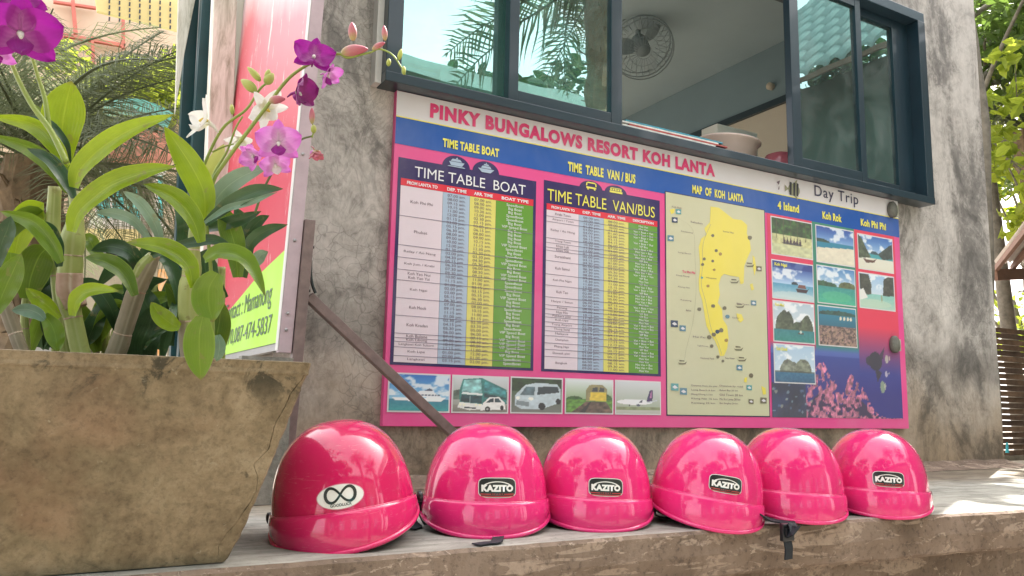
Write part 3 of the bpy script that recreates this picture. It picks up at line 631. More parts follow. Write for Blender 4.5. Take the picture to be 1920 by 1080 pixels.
# coach
p_ = Pic(96, 70); p_.grad((150, 150, 140), (214, 220, 224), 0, 1); p_.hill(.0, 1, .34, .4, (86, 104, 92), 5, p=.1); p_.grad((128, 124, 116), (150, 146, 138), 0, .2)
p_.poly([(.12, .16), (.11, .6), (.17, .93), (.52, .98), (.98, .66), (.99, .24), (.6, .12)], (52, 128, 124), n=.25).poly([(.15, .56), (.19, .9), (.5, .94), (.52, .54)], (140, 196, 196), n=.5, f=7).poly([(.155, .5), (.16, .56), (.53, .53), (.53, .47)], (232, 240, 238)).poly([(.56, .58), (.57, .88), (.96, .62), (.96, .46)], (70, 150, 156), n=.5).poly([(.56, .42), (.56, .54), (.97, .42), (.97, .36)], (36, 70, 76), n=.4)
p_.poly([(.14, .28), (.15, .48), (.52, .45), (.52, .24)], (28, 66, 72), n=.5).poly([(.3, .27), (.3, .46), (.315, .46), (.315, .27)], (160, 180, 180)).poly([(.08, .12), (.12, .27), (.53, .22), (.56, .08), (.3, .04)], (238, 240, 236), n=.06).poly([(.2, .1), (.2, .14), (.42, .12), (.42, .08)], (60, 70, 74))
for x_ in (.13, .2, .42, .49): p_.ell(x_, .2, .022, .03, (250, 248, 220))
p_.poly([(.5, .04), (.55, .26), (.66, .42), (.84, .44), (.95, .28), (.97, .08)], (242, 242, 240), n=.05).poly([(.6, .27), (.69, .39), (.83, .4), (.89, .29)], (46, 70, 82), n=.4).poly([(.74, .28), (.745, .4), (.76, .4), (.76, .28)], (230, 230, 228)).ell(.63, .08, .05, .08, (24, 24, 26)).ell(.63, .08, .022, .035, (170, 170, 172)).ell(.9, .12, .035, .07, (24, 24, 26))
p_.obj('printed_photo', 1.010, 1.192, .210, .312, L(3), brd, label='photo of a teal double deck coach and a white car')
# minivan
p_ = Pic(70, 52); p_.grad((120, 122, 118), (60, 90, 50), 0, 1); p_.put(p_.v > .62, (38, 60, 30), 1, n=.7, seed=8)
p_.poly([(.06, .2), (.07, .5), (.26, .8), (.5, .88), (.9, .85), (.98, .7), (.97, .3), (.6, .1), (.2, .08)], (196, 212, 220), n=.1).poly([(.16, .5), (.28, .76), (.46, .76), (.44, .5)], (96, 120, 130), n=.3).poly([(.5, .52), (.52, .76), (.92, .78), (.95, .6)], (46, 60, 66)).poly([(.08, .22), (.1, .34), (.34, .3), (.34, .16)], (130, 145, 150)).ell(.6, .18, .07, .11, (25, 25, 28)).ell(.93, .33, .05, .09, (25, 25, 28)).ell(.12, .42, .04, .05, (250, 250, 240)).ell(.38, .4, .05, .05, (250, 250, 240))
p_.obj('printed_photo', 1.207, 1.388, .211, .314, L(3), brd, label='photo of a silver minivan')
# train
p_ = Pic(64, 52); p_.grad((100, 140, 60), (226, 232, 236), .0, 1); p_.put(p_.v < .42, (92, 140, 50), 1, n=.5, seed=3); p_.hill(.0, .35, .4, .12, (50, 90, 40), 6); p_.hill(.75, 1, .4, .2, (60, 100, 50), 7)
p_.poly([(.42, .36), (.42, .7), (.5, .86), (.78, .88), (.88, .74), (.86, .36)], (150, 140, 96), n=.2).poly([(.5, .38), (.52, .64), (.86, .64), (.86, .36)], (226, 196, 60), n=.15).poly([(.55, .66), (.57, .78), (.68, .79), (.68, .66)], (60, 66, 70)).poly([(.71, .66), (.72, .79), (.82, .77), (.82, .66)], (60, 66, 70)).poly([(.1, 0), (.42, .34), (.86, .34), (1, .06), (1, 0)], (96, 76, 64), n=.6).poly([(.28, 0), (.5, .34), (.54, .34), (.4, 0)], (50, 44, 44))
p_.obj('printed_photo', 1.405, 1.586, .212, .315, L(3), brd, label='photo of a yellow train')
# plane
p_ = Pic(70, 52); p_.grad((170, 180, 160), (214, 216, 222), .2, 1); p_.put(p_.v < .2, (140, 150, 110), 1, n=.2); p_.put(p_.v < .1, (190, 190, 180), 1)
p_.ell(.42, .36, .40, .09, (238, 238, 242)).poly([(.68, .38), (.76, .74), (.84, .76), (.82, .36)], (60, 40, 96)).poly([(.76, .5), (.79, .72), (.81, .72), (.8, .5)], (190, 120, 170)).poly([(.38, .32), (.6, .26), (.66, .22), (.5, .28)], (150, 154, 164)).poly([(.5, .34), (.56, .42), (.6, .42), (.58, .34)], (70, 70, 90)).ell(.5, .26, .04, .035, (80, 84, 110)).ell(.3, .25, .015, .03, (60, 60, 60)).poly([(.66, .36), (.92, .44), (.96, .42), (.74, .34)], (200, 204, 214))
p_.obj('printed_photo', 1.601, 1.786, .212, .316, L(3), brd, label='photo of a white airliner with a purple tail')
# map
mp_ = pcw(rect(None, 'island_map', 1.815, 2.310, .206, .994, L(1.5), M_tdk, 'sage green map of a long yellow island'), brd)
pcw(rect(None, 'map_sheet', 1.819, 2.306, .210, .991, L(2), M_map), mp_)
def mpt(cx_, cy_):
    q = PY(1240+cx_/2.573, 370+cy_/2.573, YBD); return (q.x, q.z)
isl = [(235, 45), (275, 50), (310, 78), (345, 105), (385, 110), (412, 135), (410, 175), (425, 215), (430, 255), (410, 300), (398, 330), (395, 415), (380, 420), (372, 385), (330, 378), (300, 370), (285, 385), (275, 420), (280, 470), (270, 510), (290, 540), (295, 590), (315, 620), (322, 680), (315, 730), (300, 765), (280, 765), (272, 730), (255, 690), (235, 660), (215, 620), (205, 560), (195, 500), (180, 450), (178, 400), (185, 340), (182, 290), (178, 240), (190, 200), (215, 180), (205, 150), (232, 120)]
flat(None, 'island_shape', [mpt(*p) for p in isl], L(3), M_isl); pcw(C.objects[-1], mp_)
b = MB()
for sh in ([(360, 560), (385, 565), (395, 590), (380, 605), (365, 590)], [(438, 280), (448, 290), (455, 340), (447, 380), (440, 340)], [(425, 420), (437, 415), (445, 445), (432, 450)], [(400, 870), (412, 868), (408, 895), (396, 888)], [(480, 910), (500, 920), (503, 950), (488, 952)], [(38, 60), (62, 55), (60, 75), (45, 82)]):
    b.poly([(mpt(*p)[0], L(3), mpt(*p)[1]) for p in sh])
pcw(b.build('small_island_shape', M_isl), mp_)
mr = random.Random(5)
M_icc = [print_mat('map_icon_%d' % i, lin(c_)) for i, c_ in enumerate([(118, 112, 92), (96, 140, 160), (60, 76, 104), (170, 140, 80), (200, 90, 80), (100, 166, 170)])]
for cx_, cy_, sz, mi in [(80, 70, 13, 5), (62, 110, 14, 2), (42, 198, 15, 1), (60, 610, 17, 2), (100, 632, 15, 1), (62, 915, 18, 5), (104, 936, 17, 1), (424, 195, 11, 0), (468, 345, 13, 0), (442, 510, 13, 1), (374, 822, 14, 1), (421, 918, 13, 5), (430, 985, 12, 0), (490, 980, 15, 0), (245, 185, 8, 0), (204, 298, 8, 0), (196, 325, 8, 0), (245, 308, 7, 0), (252, 350, 7, 3), (222, 428, 8, 3), (193, 388, 6, 5), (247, 525, 10, 0), (180, 540, 10, 0), (302, 535, 10, 0), (316, 575, 11, 1), (228, 675, 11, 0), (250, 662, 11, 0), (268, 648, 11, 2), (286, 642, 11, 0), (310, 690, 9, 3), (240, 718, 9, 0), (270, 770, 8, 0), (294, 790, 7, 0), (262, 258, 8, 0), (282, 274, 8, 3), (430, 860, 11, 0)]:
    b = MB(); hw = sz; 
    n_ = 8 if sz < 12 else 4
    if n_ == 4: pts = [(cx_-hw, cy_-hw), (cx_+hw, cy_-hw+2), (cx_+hw, cy_+hw), (cx_-hw, cy_+hw-2)]
    else: pts = [(cx_+hw*math.cos(a), cy_+hw*(.8+.3*mr.random())*math.sin(a)) for a in np.linspace(0, 2*math.pi, 9)[:-1]]
    b.poly([(mpt(*p)[0], L(3.6), mpt(*p)[1]) for p in pts])
    if sz >= 12:
        b.m = 1; b.poly([(mpt(*p)[0], L(4), mpt(*p)[1]) for p in [(cx_-hw*.7, cy_), (cx_, cy_-hw*.5), (cx_+hw*.8, cy_+hw*.2), (cx_, cy_+hw*.5)]])
    pcw(b.build('map_picture' if sz >= 12 else 'map_marker', [M_icc[mi], M_bwhite if sz >= 12 else M_icc[0]]), mp_)
def mtext(s_, cx0, cx1, cy, h, mat=M_tgry, bold=.0):
    a = mpt(cx0, cy); c_ = mpt(cx1, cy); T(s_, a[0], c_[0], a[1]-h/2, a[1]+h/2, mat, bold, 4, mp_)
for s_, a, c_, y_ in (('Kawkwang', 92, 148, 164), ('Long Beach', 78, 140, 266), ('Klong Khong', 68, 132, 376), ('Klong Nin', 78, 134, 432), ('Kantiang', 90, 142, 495), ('Bakan', 116, 140, 545), ('Mai Pai', 150, 208, 672), ('Lanta Noi', 295, 345, 164), ('Saladan', 138, 196, 118), ('Old Town', 360, 420, 512), ('Hospital', 215, 262, 388), ('Lighthouse', 172, 222, 716), ('National Park', 186, 252, 775), ('Koh Rok', 48, 95, 45), ('Koh Por', 340, 372, 580), ('Sea View', 305, 350, 775)): mtext(s_, a, c_, y_, .006)
mtext('To Phi Phi', 98, 160, 358, .009, M_tpink, .02)
for x_, y_ in ((97, 795), (348, 404), (368, 728), (385, 780), (375, 522), (423, 325)):
    b = MB(); 
    b.poly([(mpt(*p)[0], L(3.6), mpt(*p)[1]) for p in [(x_-22, y_), (x_-12, y_+11), (x_+16, y_+11), (x_+24, y_-4), (x_+12, y_+5), (x_-14, y_+5)]])
    b.poly([(mpt(*p)[0], L(3.7), mpt(*p)[1]) for p in [(x_-14, y_-10), (x_+10, y_-8), (x_+12, y_-3), (x_-12, y_-4)]]); pcw(b.build('boat_symbol', M_icc[0]), mp_)
for k, (a, c_, tt) in enumerate(((142, 268, 'Sa Ladan Pier ... 10 km'), (278, 390, 'Klong Dao ... 12 km'))):
    for j in range(5): 
        mtext(['Distance from the pier', 'Long Beach 6 km', 'Klong Khong 11 km', 'Klong Nin 16 km', 'Kantiang 22 km'][j] if k == 0 else ['Distance by road', 'Bakan Bay 25 km', 'Old Town 20 km', 'Mu Ko Lanta 28 km', 'Ban Sangkau 24 km'][j], a, c_-(0 if j < 1 else 12*((j*7+k) % 3)), 908+j*21+k*2, .0075)
b = MB()
rd = spline([Vector((mpt(*p)[0], L(3.3), mpt(*p)[1])) for p in [(236, 130), (200, 220), (196, 330), (190, 420), (210, 500), (222, 560), (240, 640), (270, 700), (290, 760)]], 40)
for i in range(39): b.quad(rd[i]+Vector((-.0009, 0, 0)), rd[i]+Vector((.0009, 0, 0)), rd[i+1]+Vector((.0009, 0, 0)), rd[i+1]+Vector((-.0009, 0, 0)))
rd = spline([Vector((mpt(*p)[0], L(3.3), mpt(*p)[1])) for p in [(80, 100), (150, 160), (160, 300), (165, 450), (150, 600), (120, 720), (108, 790)]], 30)
pcw(b.build('road_line', print_mat('road_tan', lin((170, 168, 140)))), mp_); b = MB()
for i in range(29): b.quad(rd[i]+Vector((-.0005, 0, 0)), rd[i]+Vector((.0005, 0, 0)), rd[i+1]+Vector((.0005, 0, 0)), rd[i+1]+Vector((-.0005, 0, 0)))
pcw(b.build('road_line', print_mat('road_tan', lin((170, 168, 140)))), mp_)
# day trip sheet: red / teal / red columns running into a reef picture
nx, ny = 190, 190; p_ = Pic(nx, ny); u_, v_ = p_.u, p_.v
p_.put(u_ < .326, (222, 34, 84)); p_.put((u_ >= .326) & (u_ < .66), (18, 128, 104)); p_.put(u_ >= .66, (226, 36, 76))
deep = lambda: None
t_ = np.clip((.46-v_)/.34, 0, 1); n0 = vnoise(nx, ny, 5, 31)
sea = np.stack([20+30*n0+60*np.clip(u_-.6, 0, 1)*(1-t_), 70-50*t_+20*n0, 165-40*t_], -1)/255
al = np.where(u_ < .66, np.clip((.37-v_)/.04, 0, 1), np.clip((.48-v_)/.25, 0, 1))[..., None]
top_ = np.stack([150-130*t_, 170-120*t_, 205-30*t_], -1)/255; sea = np.where((u_ < .66)[..., None], np.where(t_[..., None] < .45, top_*(1-t_[..., None]*1.2)+sea*t_[..., None]*1.2, sea), sea)
p_.a = p_.a*(1-al)+sea*al
cn = vnoise(nx, ny, 44, 12, 2); cn2 = vnoise(nx, ny, 7, 13, 3)
env = .24*np.exp(-((u_-.36)/.12)**2)+.20*np.exp(-((u_-.62)/.12)**2)+.05*np.exp(-((u_-.12)/.15)**2)
cm = (v_ < env*(.75+.6*cn2)) & (cn > .47)
p_.put(cm, (206, 118, 136), .85, n=.7, seed=15, f=60); p_.put((v_ < env*.5) & (cn < .45), (50, 22, 60), .8)
p_.put((u_ < .24) & (v_ < .17*(.6+cn2)), (26, 40, 70), .9, n=.6, seed=17)
pr_ = random.Random(9)
for k in range(24):
    x_, y_ = pr_.random()*.28+.01, pr_.random()*.15+.02; p_.ell(x_, y_, .006+.006*pr_.random(), .004+.004*pr_.random(), pr_.choice([(150, 180, 190), (190, 190, 160), (100, 130, 170)]), .6)
p_.ell(.79, .30, .055, .05, (30, 28, 46), .9).ell(.74, .30, .03, .025, (40, 34, 54), .9).poly([(.78, .27), (.8, .19), (.84, .24)], (40, 30, 50), .9).poly([(.82, .33), (.87, .38), (.85, .31)], (50, 34, 60), .9)
for x_, y_, a_, c_ in ((.885, .315, .014, (190, 190, 170)), (.84, .165, .02, (150, 170, 130)), (.875, .235, .01, (200, 190, 200))): p_.ell(x_, y_, a_, a_*1.6, c_, .85).ell(x_+.022, y_+.005, a_*.3, a_*.9, (220, 215, 180), .7)
dt = p_.obj('day_trip_sheet', 2.322, 3.090, .206, .984, L(1.5), brd, border=False, label='red and teal columns running down into a coral reef picture')
pcw(rect(None, 'column_foot', 3.0902, 3.108, .206, .984, L(1.4), M_bpink), dt)
# c1
p_ = Pic(72, 52); p_.grad((170, 160, 110), (60, 90, 40), 0, 1); p_.put(p_.v > .55, (50, 84, 34), 1, n=.9, seed=22, f=9); p_.put((p_.v < .55), (206, 204, 150), .9, n=.25, seed=23); p_.put(p_.v < .28, (200, 204, 160), .9, n=.15)
for x_ in (.1, .27, .45, .62, .83): p_.poly([(x_, .45), (x_+.02, .45), (x_+.03, 1), (x_+.01, 1)], (80, 76, 50), .8)
for x_ in (.3, .38, .46, .55, .62, .7): p_.ell(x_, .38, .03, .07, (70, 50, 60)).ell(x_, .47, .012, .03, (40, 30, 30))
p_.ell(.5, .33, .26, .035, (50, 50, 60), .8); p_.obj('printed_photo', 2.344, 2.568, .829, .971, L(3), brd, label='photo of people under beach trees')
p_ = seaside(31, (180, 210, 240), (14, 50, 140), (190, 214, 220), (60, 140, 180), .4); p_.put(p_.v > .82, (10, 44, 130), .7); p_.hill(.45, .62, .4, .1, (40, 60, 70), 3); p_.poly([(.56, .3), (.6, .2), (.82, .2), (.9, .36), (.86, .3)], (60, 34, 36)).poly([(.6, .32), (.64, .42), (.8, .42), (.82, .32)], (120, 70, 60)).ell(.5, .1, .5, .1, (214, 222, 216), .5)
p_.obj('printed_photo', 2.342, 2.566, .658, .801, L(3), brd, label='photo of a longtail boat on calm sea'); T('Koh Ngai', 2.352, 2.42, .778, .794, M_tyel, .03, 5)
p_ = seaside(41, (214, 224, 228), (180, 200, 216), (10, 120, 110), (20, 110, 120), .3); p_.hill(.04, .5, .3, .58, (74, 84, 62), 5, n=.6).hill(.45, .72, .3, .3, (66, 80, 58), 6, n=.6).hill(.62, .98, .3, .45, (78, 88, 66), 7, n=.6); p_.poly([(.58, .24), (.6, .2), (.72, .2), (.74, .25)], (80, 70, 60)); p_.ell(.66, .27, .025, .04, (200, 210, 200))
p_.obj('printed_photo', 2.342, 2.563, .493, .643, L(3), brd, label='photo of two green karst rocks'); T('Koh Muk', 2.35, 2.40, .625, .637, M_tyel, .03, 5)
p_ = seaside(51, (206, 222, 236), (170, 200, 226), (14, 70, 110), (20, 90, 130), .26); p_.hill(.12, .62, .26, .42, (128, 134, 118), 8, n=.5).hill(.5, .92, .26, .5, (120, 126, 108), 9, n=.5); p_.put((p_.v > .26) & (p_.v < .3), (60, 70, 60), .7)
p_.obj('printed_photo', 2.341, 2.558, .338, .478, L(3), brd, label='photo of pale cliffs above dark blue sea'); T('Koh Chuek', 2.35, 2.41, .456, .470, M_tyel, .03, 5)
p_ = seaside(61, (150, 190, 230), (20, 70, 160), (226, 216, 190), (232, 226, 206), .5); p_.put((p_.v > .44+.1*(p_.u-.5)) & (p_.v < .58), (20, 130, 160)); p_.hill(-.3, .35, .56, .12, (30, 70, 60), 4); p_.put(p_.v < .44+.1*(p_.u-.5), (228, 220, 198), 1, n=.06)
p_.obj('printed_photo', 2.596, 2.819, .825, .970, L(3), brd, label='photo of a white sand beach')
p_ = seaside(71, (190, 215, 235), (70, 130, 190), (40, 170, 130), (20, 130, 130), .48); p_.hill(-.35, .5, .47, .16, (50, 90, 60), 4).hill(.55, 1.02, .46, .22, (90, 100, 60), 12); p_.ell(.5, .2, .4, .14, (90, 190, 140), .5)
p_.obj('printed_photo', 2.594, 2.817, .660, .806, L(3), brd, label='photo of a green lagoon')
p_ = Pic(72, 52); p_.grad((20, 60, 80), (30, 140, 170), 0, 1); p_.put(p_.v < .5, (120, 96, 90), 1, n=1.1, seed=44, f=18); p_.put((p_.v < .45) & (vnoise(72, 52, 16, 45) > .55), (170, 140, 120), .8); p_.hill(0, 1, .8, .14, (40, 80, 70), 3)
for x_ in (.58, .68, .78, .86): p_.ell(x_, .72, .03, .05, (225, 215, 190))
p_.obj('printed_photo', 2.592, 2.814, .492, .644, L(3), brd, label='photo of a coral reef')
p_ = seaside(81, (180, 210, 236), (40, 100, 180), (226, 220, 200), (226, 222, 205), .4); p_.put((p_.v > .34) & (p_.v < .48), (60, 160, 170)); p_.poly([(0, .3), (0, 1), (.1, .9), (.28, .5), (.36, .36)], (70, 84, 60), n=.6).poly([(.55, .48), (.75, .66), (.9, .8), (1, .86), (1, .4), (.7, .34)], (56, 70, 64), n=.5).poly([(.12, .3), (.2, .18), (.44, .22), (.52, .34), (.4, .28)], (96, 60, 44)).hill(.34, .56, .46, .12, (60, 96, 110), 5)
p_.obj('printed_photo', 2.850, 3.072, .823, .966, L(3), brd, label='photo of a bay between cliffs with a longtail boat')
p_ = seaside(91, (206, 222, 236), (150, 190, 226), (170, 206, 186), (120, 190, 180), .42); p_.poly([(.02, .36), (.0, 1), (.26, 1), (.34, .7), (.32, .4)], (62, 66, 54), n=.6).poly([(.66, .4), (.7, .9), (.84, 1), (1, 1), (1, .42)], (66, 70, 58), n=.6).poly([(.0, .2), (.0, .5), (.1, .56), (.22, .3)], (230, 230, 226)).ell(.62, .3, .02, .12, (150, 160, 120)).ell(.4, .14, .5, .12, (196, 214, 190), .6)
p_.obj('printed_photo', 2.847, 3.070, .660, .802, L(3), brd, label='photo of cliffs around pale shallows')
# stud fixings on the board's right edge
for (cx_, cz_, lb) in ((3.075, 1.096, 'grey rounded stopper on the top right corner of the notice board'), (3.046, .512, 'grey rounded stopper on the right edge of the notice board, halfway down')):
    e = empty('rubber_stopper', (cx_, YBD, cz_), lb, 'stopper', 'grey stoppers on the board edge')
    b = MB(); vs = []; n = 20
    prof = [(0, .0), (.9, .0), (1, -.004), (1, -.016), (.86, -.021), (0, -.023)]
    for r0, y0 in prof:
        for k in range(n):
            a = 2*math.pi*k/n; vs.append((r0*.026*math.cos(a), y0, r0*.036*math.sin(a)*(1+.1*math.sin(a))))
    b.add(vs, [(i*n+k, i*n+(k+1) % n, (i+1)*n+(k+1) % n, (i+1)*n+k) for i in range(len(prof)-1) for k in range(n)])
    o = b.build('stopper_body', plain('weathered_grey_rubber', (.14, .14, .12), .6, var=.3, scale=30), e, smooth=True)
    b = MB(); b.box(.024, .036, -.015, .0, -.024, .026); b.build('clear_tab', plain('pale_tab', (.45, .45, .34), .4), e, bevel=.003)

# ------------------------------------------------------------------ helmets
HH, HA, HB = .192, .1185, .135
def hR(t): return (max(0, 1-t**2.75))**(1/2.3)*(1-.02*(1-t)**3)
def hp(phi, z, off=0):
    t = min(1, max(0, z/HH)); r_ = hR(t)
    return Vector(((HA*r_+off)*math.sin(phi), -(HB*r_+off)*math.cos(phi)-.004*math.cos(phi)*(1-t), z))
def RIM(ph): return .008+.026*(1-math.cos(max(-1.7, min(1.7, ((ph+math.pi) % (2*math.pi))-math.pi))))
def helmet_shell():
    b = MB(); n = 64; ts = [1-(1-i/30)**1.0 for i in range(31)]; vs = []
    ts = [math.sin(i/34*math.pi/2) for i in range(35)]
    for t in ts[:-1]:
        for k in range(n): ph = 2*math.pi*k/n; z0 = RIM(ph); vs.append(hp(ph, z0+(HH-z0)*t))
    vs.append(Vector((0, 0, HH))); N = len(ts)-1
    fs = [(i*n+k, i*n+(k+1) % n, (i+1)*n+(k+1) % n, (i+1)*n+k) for i in range(N-1) for k in range(n)]+[((N-1)*n+k, (N-1)*n+(k+1) % n, len(vs)-1) for k in range(n)]
    b.add(vs, fs); return b
def helmet_trim():
    b = MB(); b.tube([hp(2*math.pi*k/48, RIM(2*math.pi*k/48)+.001, .001) for k in range(49)], .0035, 8, cap=False); return b
def helmet_liner():
    b = MB(); n = 40; vs = []
    for z, off in ((.004, -.008), (.014, -.006), (.05, -.012), (.11, -.03)):
        for k in range(n): vs.append(hp(2*math.pi*k/n, z, off))
    b.add(vs, [(i*n+(k+1) % n, i*n+k, (i+1)*n+k, (i+1)*n+(k+1) % n) for i in range(3) for k in range(n)]); b.poly([vs[3*n+k] for k in range(n)]); return b
PH = R(102)
def vis_top(ph): return .052+.010*math.cos(ph*.88)
def vis_off(ph, q): # q 0 top .. 1 bottom
    return .0026+.0022*math.sin(math.pi*q)-.0012*q*q+q*.006*max(0, math.cos(ph))**1.2
def helmet_visor():
    b = MB(); n = 48; rows = 9; vs = []
    def pt(ph, q, e=0):
        zt = vis_top(ph); zb = RIM(ph)-.004; z = zt+(zb-zt)*q; return hp(ph, z, vis_off(ph, q)+e)
    for i in range(n+1):
        ph = -PH+2*PH*i/n
        en = min(1, (PH-abs(ph))/.16); en = math.sqrt(max(0, 1-(1-en)**2))
        for j in range(rows+1): 
            q = j/rows; qq = .5+(q-.5)*(.35+.65*en); vs.append(pt(ph, qq))
    m_ = rows+1; outer = len(vs)
    inn = [pt(-PH+2*PH*i/n, 0, -.0035) for i in range(n+1)]
    vs += inn
    fs = [(i*m_+j, i*m_+j+1, (i+1)*m_+j+1, (i+1)*m_+j) for i in range(n) for j in range(rows)]
    fs += [(outer+i, i*m_, (i+1)*m_, outer+i+1) for i in range(n)]
    b.add(vs, fs); return b, pt
def visor_lip(pt):
    b = MB(); b.tube([pt(-PH+.02+(2*PH-.04)*i/50, 1, .0003) for i in range(51)], .0042, 8); return b
def visor_edge(pt):
    b = MB(); b.tube([pt(-PH+.06+(2*PH-.12)*i/50, 0, -.0012) for i in range(51)], .0014, 6); return b
_sh = helmet_shell(); _tr = helmet_trim(); _ln = helmet_liner(); _vz, _pt = helmet_visor(); _lp = visor_lip(_pt); _ed = visor_edge(_pt)
def knob(sg):
    b = MB(); c_ = hp(sg*R(101), .044, 0); nn = Vector((sg, .15, 0)).normalized()
    b.tube([c_, c_+nn*.006, c_+nn*.0075, c_+nn*.014, c_+nn*.0155], [.0045, .0045, .0095, .0095, .007], 14); return b
def onshell(u, v, ph0, z0, off):
    # sticker coordinates (m) wrapped on the dome
    z = z0+v*.86; r_ = HA*.5+HB*.5; rr = r_*hR(z/HH); return hp(ph0+u/rr, z, off)
def wrap(parent, name, v2, faces, ph0, z0, off, mat, rot=0, sub=True):
    cs, sn = math.cos(rot), math.sin(rot); V = [onshell(x*cs-y*sn, x*sn+y*cs, ph0, z0, off) for x, y in v2]
    b = MB(); b.add(V, faces); return b.build(name, mat, parent, smooth=True)
def patch_grid(shape, n=16, m=10):
    """filled disc-like shape as a ring grid so it bends with the dome"""
    v = []; f = []
    for i in range(m+1):
        for k in range(n*2):
            x, y = shape(2*math.pi*k/(n*2)); v.append((x*i/m, y*i/m))
    N = n*2
    for i in range(m):
        for k in range(N): f.append((i*N+k, (i+1)*N+k, (i+1)*N+(k+1) % N, i*N+(k+1) % N))
    return v, f
def rrect(w_, h_, p=5): 
    def s_(a):
        c_, q = math.cos(a), math.sin(a); k = (abs(c_)**p+abs(q)**p)**(-1/p); return (w_*c_*k, h_*q*k)
    return s_
M_stk = plain('sticker_black', (.012, .012, .013), .3, coat=.5); M_stw = plain('sticker_white', (.72, .70, .68), .35, coat=.5, var=.05); M_str = plain('sticker_red', (.45, .03, .04), .35); M_sts = plain('sticker_silver', (.55, .53, .52), .3)
def wtext(parent, s_, w_, h_, ph0, z0, off, mat, cx_=0, cy_=0, bold=.03, rot=0, space=1.):
    v, f = text_mesh(s_, bold, 'CENTER', space); mn, mx = v.min(0), v.max(0); q = (v-mn)/np.maximum(mx-mn, 1e-6)
    return wrap(parent, 'lettering', [((a-.5)*w_+cx_, (c_-.5)*h_+cy_) for a, c_, _ in q], f, ph0, z0, off, mat, rot)
def kazito(par, ph0, z0, rot=0):
    o = wrap(par, 'sticker', *patch_grid(rrect(.036, .0195)), ph0, z0, .0006, M_sts, rot)
    wrap(o, 'sticker_field', *patch_grid(rrect(.0345, .018)), ph0, z0, .0010, M_stk, rot)
    wtext(o, 'KAZITO', .060, .0135, ph0, z0, .0015, M_stw, 0, -.001, .065, rot, 1.05)
    arc = []; 
    for k in range(17):
        a = math.pi*(.12+.76*k/16); arc += [(.031*math.cos(a), -.004+.0165*math.sin(a)), (.028*math.cos(a), -.004+.0148*math.sin(a))]
    wrap(o, 'arc_mark', arc, [(2*k, 2*k+2, 2*k+3, 2*k+1) for k in range(16)], ph0, z0, .0015, M_stw, rot)
    ln = []; fc_ = []
    for (a, c_, y_) in ((-.032, -.012, -.0115), (.012, .032, -.0115), (-.031, .031, -.0155)):
        for k in range(6):
            x_ = a+(c_-a)*k/5; ln += [(x_, y_), (x_, y_-.0016)]
        base = len(ln)-12; fc_ += [(base+2*k+1, base+2*k+3, base+2*k+2, base+2*k) for k in range(5)]
    wrap(o, 'red_line', ln, fc_, ph0, z0, .0015, M_str, rot)
    wtext(o, 'S P O R T', .02, .0025, ph0, z0, .0016, M_str, 0, -.0122, .03, rot)
    return o
def infinity_sticker(par, ph0, z0, rot=0):
    o = wrap(par, 'sticker', *patch_grid(lambda a: (.0385*math.cos(a), .0215*math.sin(a))), ph0, z0, .0006, plain('sticker_rim_pink', (.6, .2, .3), .3), rot)
    wrap(o, 'sticker_field', *patch_grid(lambda a: (.037*math.cos(a), .0202*math.sin(a))), ph0, z0, .0010, M_stw, rot)
    pts = []
    for k in range(61):
        a = 2*math.pi*k/60; d = 1+math.sin(a)**2; pts.append(Vector((.0235*math.cos(a)/d, .030*math.sin(a)*math.cos(a)/d*1.15+.0035, 0)))
    v = []; 
    for k in range(61):
        t_ = (pts[(k+1) % 60]-pts[(k-1) % 60]).normalized(); n_ = Vector((-t_.y, t_.x, 0)); wd = .0017+.0009*math.cos(2*math.pi*k/60)**2
        v += [(pts[k].x+n_.x*wd, pts[k].y+n_.y*wd), (pts[k].x-n_.x*wd, pts[k].y-n_.y*wd)]
    wrap(o, 'infinity_mark', v, [(2*k+1, 2*k+3, 2*k+2, 2*k) for k in range(60)], ph0, z0, .0015, M_stk, rot)
    wtext(o, 'GOODLUCK', .034, .0048, ph0, z0, .0015, M_stk, 0, -.0135, .02, rot)
    return o
GRP = 'pink half helmets in a row on the ledge'
def helmet(label, front_px, back, yaw, roll, pitch, lift, red=False, sticker=None, scale=1.):
    fpt = PZ(*front_px); d = Vector((fpt.x, fpt.y, 0)).normalized(); ctr = Vector((fpt.x, fpt.y, 0))+d*back
    face = math.atan2(-d.y, -d.x)+R(90)+R(yaw)     # local -y looks back at the camera side
    o = empty('pink_helmet', ctr+Vector((0, 0, lift)), label, 'helmet', GRP)
    o.matrix_world = Matrix.Translation(ctr+Vector((0, 0, lift))) @ Matrix.Rotation(face, 4, 'Z') @ Matrix.Rotation(R(roll), 4, 'Y') @ Matrix.Rotation(R(pitch), 4, 'X') @ Matrix.Scale(scale, 4)
    mS, mV = (M_redH, M_redV) if red else (M_pinkH, M_pinkV); k = 'r' if red else 'p'
    _c = helmet.cache
    if k not in _c: _c[k] = (_sh.mesh('shell', mS, True), _vz.mesh('visor', mV, True), _lp.mesh('visor_lip', mV, True), _tr.mesh('rim_trim', mS, True), _ed.mesh('visor_edge', mV, True))
    if 'l' not in _c: _c['l'] = _ln.mesh('liner', M_strap, True); _c['k'] = (knob(-1).mesh('knob', M_black, True), knob(1).mesh('knob', M_black, True))
    link('shell', _c[k][0], o); v = link('visor', _c[k][1], o); link('visor_lip', _c[k][2], v); link('visor_edge', _c[k][4], v); link('rim_trim', _c[k][3], o); link('liner', _c['l'], o)
    for q in _c['k']: link('knob', q, o)
    if sticker: sticker(o)
    bpy.context.view_layer.update(); return o
helmet.cache = {}
KZ = lambda ph, z=.088, rot=0: (lambda o: kazito(o, R(ph), z, rot))
